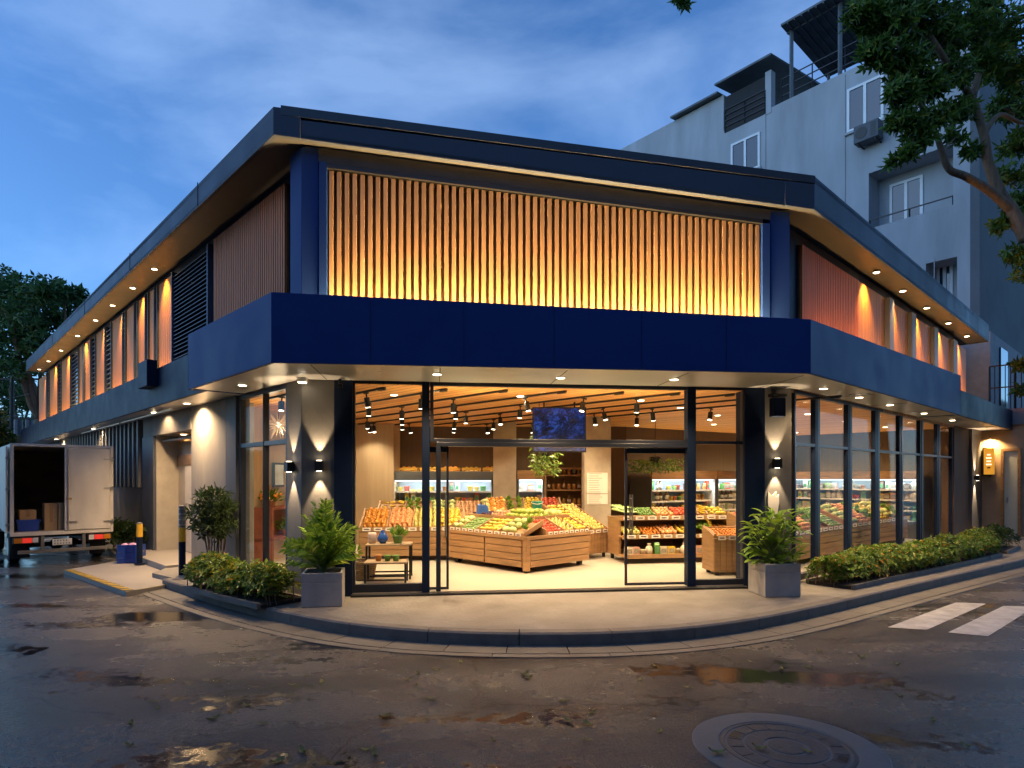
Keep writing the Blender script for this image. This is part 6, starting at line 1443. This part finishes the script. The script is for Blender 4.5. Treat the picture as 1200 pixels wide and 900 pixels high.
bgtree(-60, 28, [(-70, 470, 40, 140), (-35, 490, 34, 150), (-90, 420, 50, 140), (-8, 512, 20, 90)], 'low dark tree beside the road farther out than the truck', 9)
# ---- hedges and beds
hedge_leaf = leafmat('hedge_leaf', (.075, .15, .02), (.21, .32, .045), (.50, .20, .035), trans=.25)
bed_leaf = leafmat('bed_leaf', (.09, .17, .02), (.27, .35, .045), (.60, .33, .03), trans=.25)
def hedge(name, label, path, w, h, n, lm, bed=True, lf=(.075, .035)):
    base = Vector(path[0]).lerp(Vector(path[-1]), .5); t = thing(name, (base.x, base.y, SLAB), label, 'hedge' if 'hedge' in name else 'plant bed'); b0 = Vector((base.x, base.y, SLAB))
    path = [Vector(p) for p in path]; sg = [(b-a).length for a, b in zip(path, path[1:])]; tot = sum(sg); mf = MB(); ms = MB(); 
    NLM = max(8, int(tot*4)); lumps = [((i_+RN.random())/NLM, RN.uniform(-.5, .5), RN.uniform(.75, 1.12)) for i_ in range(NLM)]
    for i in range(n):
        k = RN.choice(lumps); f = min(max(k[0]+RN.gauss(0, .14/tot*1.4), 0), 1); s = f*tot; j = 0
        while j < len(sg)-1 and s > sg[j]: s -= sg[j]; j += 1
        d = (path[j+1]-path[j]).normalized(); nn_ = Vector((-d.y, d.x, 0)); side = max(-1, min(1, k[1]+RN.gauss(0, .45))); zz = h*k[2]*(1-.35*abs(side)**2)*(RN.random()**.4)
        p = path[j]+d*s+nn_*side*w/2; p.z = SLAB+.04+zz
        rosette(mf, p-b0, 4, lf[0], lf[1], Vector((RN.gauss(0, .5)+nn_.x*side, RN.gauss(0, .5)+nn_.y*side, 1)).normalized(), droop=.1)
        if i % 14 == 0: q = Vector((p.x+RN.uniform(-.05, .05), p.y+RN.uniform(-.05, .05), SLAB+.02)); ms.tube([q-b0, p-b0], [.008, .003], 4)
    ms.build('stems', bark, parent=t, fix=False); mf.build('foliage', lm, parent=t, fix=False)
    if bed:
        mb = MB(); a, c = [], []
        for i, p in enumerate(path):
            d = (path[min(i+1, len(path)-1)]-path[max(i-1, 0)]).normalized(); nn_ = Vector((-d.y, d.x, 0)); a.append(p+nn_*w*.52); c.append(p-nn_*w*.52)
        mb.prism([xy(v-b0) for v in a+c[::-1]], .0, .05); mb.build('soil', soil, parent=t)
        mb = MB()
        for ln in (a, c):
            for p, q in zip(ln, ln[1:]): mb.bar(Vector((p.x, p.y, SLAB+.035))-b0, Vector((q.x, q.y, SLAB+.035))-b0, .05, .07)
        mb.build('edging', kerb_m, parent=t)
    return t
h0, h1 = R(.42, .42, SLAB), R(9.9, .46, SLAB)
hedge('hedge', 'long low flowering hedge along the foot of the glazed wing', [R(.35, .42, SLAB), R(1.9, .58, SLAB), R(3.6, .80, SLAB), R(5.4, .98, SLAB), R(7.0, 1.10, SLAB)], .66, .47, 5600, hedge_leaf)
h2, h3 = R(7.5, 1.15, SLAB), R(9.0, 1.15, SLAB)
hedge('clipped_hedge', 'short dark green bush beyond the end of the flowering hedge', [h2, h3], .6, .50, 520, leafmat('dark_hedge_leaf', (.02, .05, .012), (.06, .11, .025)))
q_ = [V2(*xy(G(px, py, SLAB))) for px, py in ((243, 688), (285, 699), (330, 709))]
hedge('flower_bed', 'low bed of orange tipped shrubs in front of the tall side window', [(*v, SLAB) for v in q_], .62, .42, 1500, bed_leaf, lf=(.085, .04))
# ramp-side weeds by the truck
hedge('weedy_bed', 'dark weedy plants against the wall behind the blue crate', [L(7.75, .35, SLAB), L(9.6, .35, SLAB)], .45, .55, 260, MATS['dark_hedge_leaf'], bed=False, lf=(.16, .05))
# ---- bushy shrub left of the bed
sb = G(243, 682, SLAB); t = thing('shrub', (sb.x-.02, sb.y+.25, SLAB), 'round dark leafed shrub with bare stems beside the pier', 'shrub'); RN.seed(14)
mb = MB(); mf = MB(); cz_ = .98
for i in range(16):
    a = RN.uniform(0, 6.28); e = Vector((math.cos(a)*RN.uniform(.08, .3), math.sin(a)*RN.uniform(.08, .3), cz_+RN.uniform(-.15, .3))); limb(mb, curve((math.cos(a)*.06, math.sin(a)*.06, 0), e, 5, .06), .016, .006, 5)
for i in range(330):
    d = rdir(); q = RN.random()**.4; rosette(mf, Vector((d.x*.37*q, d.y*.37*q, cz_+.08+d.z*.46*q)), 5, .11, .035, None)
mb.build('stems', bark, parent=t, fix=False); mf.build('foliage', leafmat('shrub_leaf', (.025, .05, .012), (.075, .12, .03)), parent=t, fix=False)
# ---- planter plants
fern_leaf = leafmat('fern_leaf', (.15, .30, .025), (.36, .52, .06), (.5, .6, .12), trans=.3)
broad_leaf = leafmat('broad_leaf', (.12, .25, .02), (.34, .50, .05), None, trans=.25)
def fern(base, label, H):
    t_ = thing('fern', base, label, 'plant'); mf_ = MB(); ms_ = MB(); RN.seed(31)
    for i in range(58):
        a = i*2.4+RN.uniform(-.3, .3); out_ = RN.uniform(.08, .46); h = H*RN.uniform(.35, 1.0)*(1.1-out_*.75); pts = []
        for k in range(12):
            s = k/11; pts.append(Vector((math.cos(a)*out_*s**1.5, math.sin(a)*out_*s**1.5, h*(s-.20*s*s*(out_/.3)))))
        ms_.tube(pts, [.009-.007*k/11 for k in range(12)], 5)
        for k in range(3, 12):
            d = (pts[min(k+1, 11)]-pts[k-1]).normalized(); sd_ = d.cross(Vector((math.cos(a+.2), math.sin(a+.2), .3))).normalized()
            ln = .17*math.sin(math.pi*(k-1.2)/12.5)**.7
            for sg in (-1, 1): leaf4(mf_, pts[k], (sd_*sg+d*.75+Vector((0, 0, RN.uniform(-.1, .25)))).normalized(), d.cross(sd_), ln*RN.uniform(.85, 1.15), .05, .12, .15)
        leaf4(mf_, pts[11], (pts[11]-pts[10]).normalized(), Vector((0, 0, 1)), .10, .04)
    ms_.build('stems', mat('fern_stem', (.14, .2, .04), .6), parent=t_, fix=False); mf_.build('foliage', fern_leaf, parent=t_, fix=False); return t_
def broad(base, label, H):
    t_ = thing('broad_leaf_plant', base, label, 'plant'); mf_ = MB(); ms_ = MB(); RN.seed(44)
    for i in range(190):
        a = i*2.4+RN.uniform(-.3, .3); out_ = .36*RN.random()**.6; h = H*RN.uniform(.05, .88)*(1.05-out_*.8); p0 = Vector((RN.uniform(-.08, .08), RN.uniform(-.08, .08), 0)); p1 = Vector((math.cos(a)*out_, math.sin(a)*out_, h))
        ms_.tube([p0, p0.lerp(p1, .5)+Vector((0, 0, .06)), p1], [.007, .006, .004], 5)
        d = Vector((math.cos(a)*RN.uniform(.3, 1), math.sin(a)*RN.uniform(.3, 1), RN.uniform(-.25, .8))).normalized(); Ln = RN.uniform(.11, .19); W = Ln*.62; up = Vector((0, 0, 1)) if abs(d.z) < .9 else Vector((1, 0, 0)); s = d.cross(up).normalized(); n = s.cross(d).normalized(); rows = []
        for k in range(7):
            q = k/6; w = W*.5*math.sin(math.pi*min(q*.93+.05, 1))**.75; c = p1+d*Ln*q-n*Ln*.30*q*q; rows.append((c-s*w+n*w*.3, c, c+s*w+n*w*.3))
        vs_ = [v for r in rows for v in r]; fs_ = []
        for k in range(6):
            for z in (0, 1): fs_.append((k*3+z, k*3+z+1, k*3+z+4, k*3+z+3))
        mf_.mesh(vs_, fs_)
    ms_.build('stems', MATS['fern_stem'], parent=t_, fix=False); mf_.build('foliage', broad_leaf, parent=t_, fix=False, smooth=True); return t_
_, c, w, h = pl1; fern(c+Vector((0, 0, h-.05)), 'bright green fern spreading out of the planter by the lit column', CAMZ+(560-590)/FPX*c.y-SLAB-h+.12)
_, c, w, h = pl2; broad(c+Vector((0, 0, h-.05)), 'bushy broad leaved plant filling the planter beside the hedge', CAMZ+(560-592)/FPX*c.y-SLAB-h+.16)
# ---- fallen leaves on the road
lm = leafmat('fallen_leaf', (.10, .09, .02), (.22, .20, .04), (.20, .10, .03), trans=.1)
meshes = []
for k in range(4):
    mb = MB(); L_ = .075; W_ = .03
    vs_ = []; 
    for i in range(6):
        q = i/5; w = W_*math.sin(math.pi*min(q*.9+.05, 1))**.8; z = .006+.02*(q-.5)**2*(k+1)
        vs_ += [(L_*(q-.5)*2*.5, -w/2, z+.006*RN.random()), (L_*(q-.5), 0, z-.003), (L_*(q-.5)*2*.5, w/2, z+.006*RN.random())]
    fs_ = [(i*3+z, i*3+z+1, i*3+z+4, i*3+z+3) for i in range(5) for z in (0, 1)]
    mb.mesh(vs_, fs_); mb.tube([(L_*.5, 0, .008), (L_*.7, .004, .006)], .0015, 4); o = mb.build('fallen_leaf', lm, fix=False); meshes.append(o.data); bpy.data.objects.remove(o)
RN.seed(5)
lp = [(290, 827), (308, 849), (688, 868), (578, 868), (666, 846), (505, 820), (478, 797), (490, 790), (1055, 816), (880, 776), (750, 797), (805, 806), (185, 830), (377, 800), (342, 803), (660, 822), (1010, 771), (960, 764), (615, 792), (540, 776), (250, 843), (325, 893)]
for i in range(26): lp.append((RN.uniform(150, 1150), RN.uniform(765, 890)))
for px, py in lp:
    v = G(px, py, .0)
    if V2(v.x-mc.x, v.y-mc.y).length < MR: v.z = .011
    if min((V2(v.x, v.y)-q).length for q in KS) < .25: v.z = .013
    o = bpy.data.objects.new('fallen_leaf', RN.choice(meshes)); COL.objects.link(o); o.location = v; o.rotation_euler = (0, 0, RN.uniform(0, 6.28)); o.scale = (RN.uniform(.8, 1.5),)*3
    tag(o, 'small fallen leaf lying flat on the wet road in front of the shop', 'leaf', 'fallen leaves on the road')
# ---- hide nothing: base ground beyond the kerb at the far left

# ------------------------------------------------------------------ the other side of the street, behind the viewer: added to cut skylight, also shows in the glass
opp = mat('street_brick', (.16, .13, .11), .85, var=.2, scale=2)
def opposite(x0, x1, y0, y1, h, label, face):
    t_ = thing('sky_blocking_building', ((x0+x1)/2, (y0+y1)/2, 0), label, 'building')
    mb_ = MB(); mb_.box(x0, x1, y0, y1, 0, h); mb_.build('wall', opp, parent=t_, world=True)
    mb_ = MB(); mb_.box(x0-.3, x1+.3, y0-.3, y1+.3, h, h+.35); mb_.build('roof', cap_m, parent=t_, world=True)
    for z in (1.0, 4.4, 7.8):
        if z+1.8 > h: continue
        k = 0
        while k < 40:
            if face == 'y':
                a = x0+1.2+k*3.4
                if a+1.6 > x1: break
                q = (a, a+1.6, y1, y1+.03)
            elif face == '+x':
                a = y0+1.2+k*3.4
                if a+1.6 > y1: break
                q = (x1, x1+.03, a, a+1.6)
            else:
                a = y0+1.2+k*3.4
                if a+1.6 > y1: break
                q = (x0-.03, x0, a, a+1.6)
            mb_ = MB(); mb_.box(*q, z, z+1.8); mb_.build('window', glass_dark, parent=t_, world=True); k += 1
opposite(-14, 16, -26, -12, 12, 'long dark brick building across the street, added to cut skylight on the shop front', 'y')
opposite(-34, -17, -24, 6, 11, 'dark brick building across the side street, added to cut skylight on the truck side', '+x')
opposite(17, 34, -24, 7, 22, 'tall dark brick building across the street, added to cut skylight on the glazed wing', '-x')  # raised to tower height to block more sky
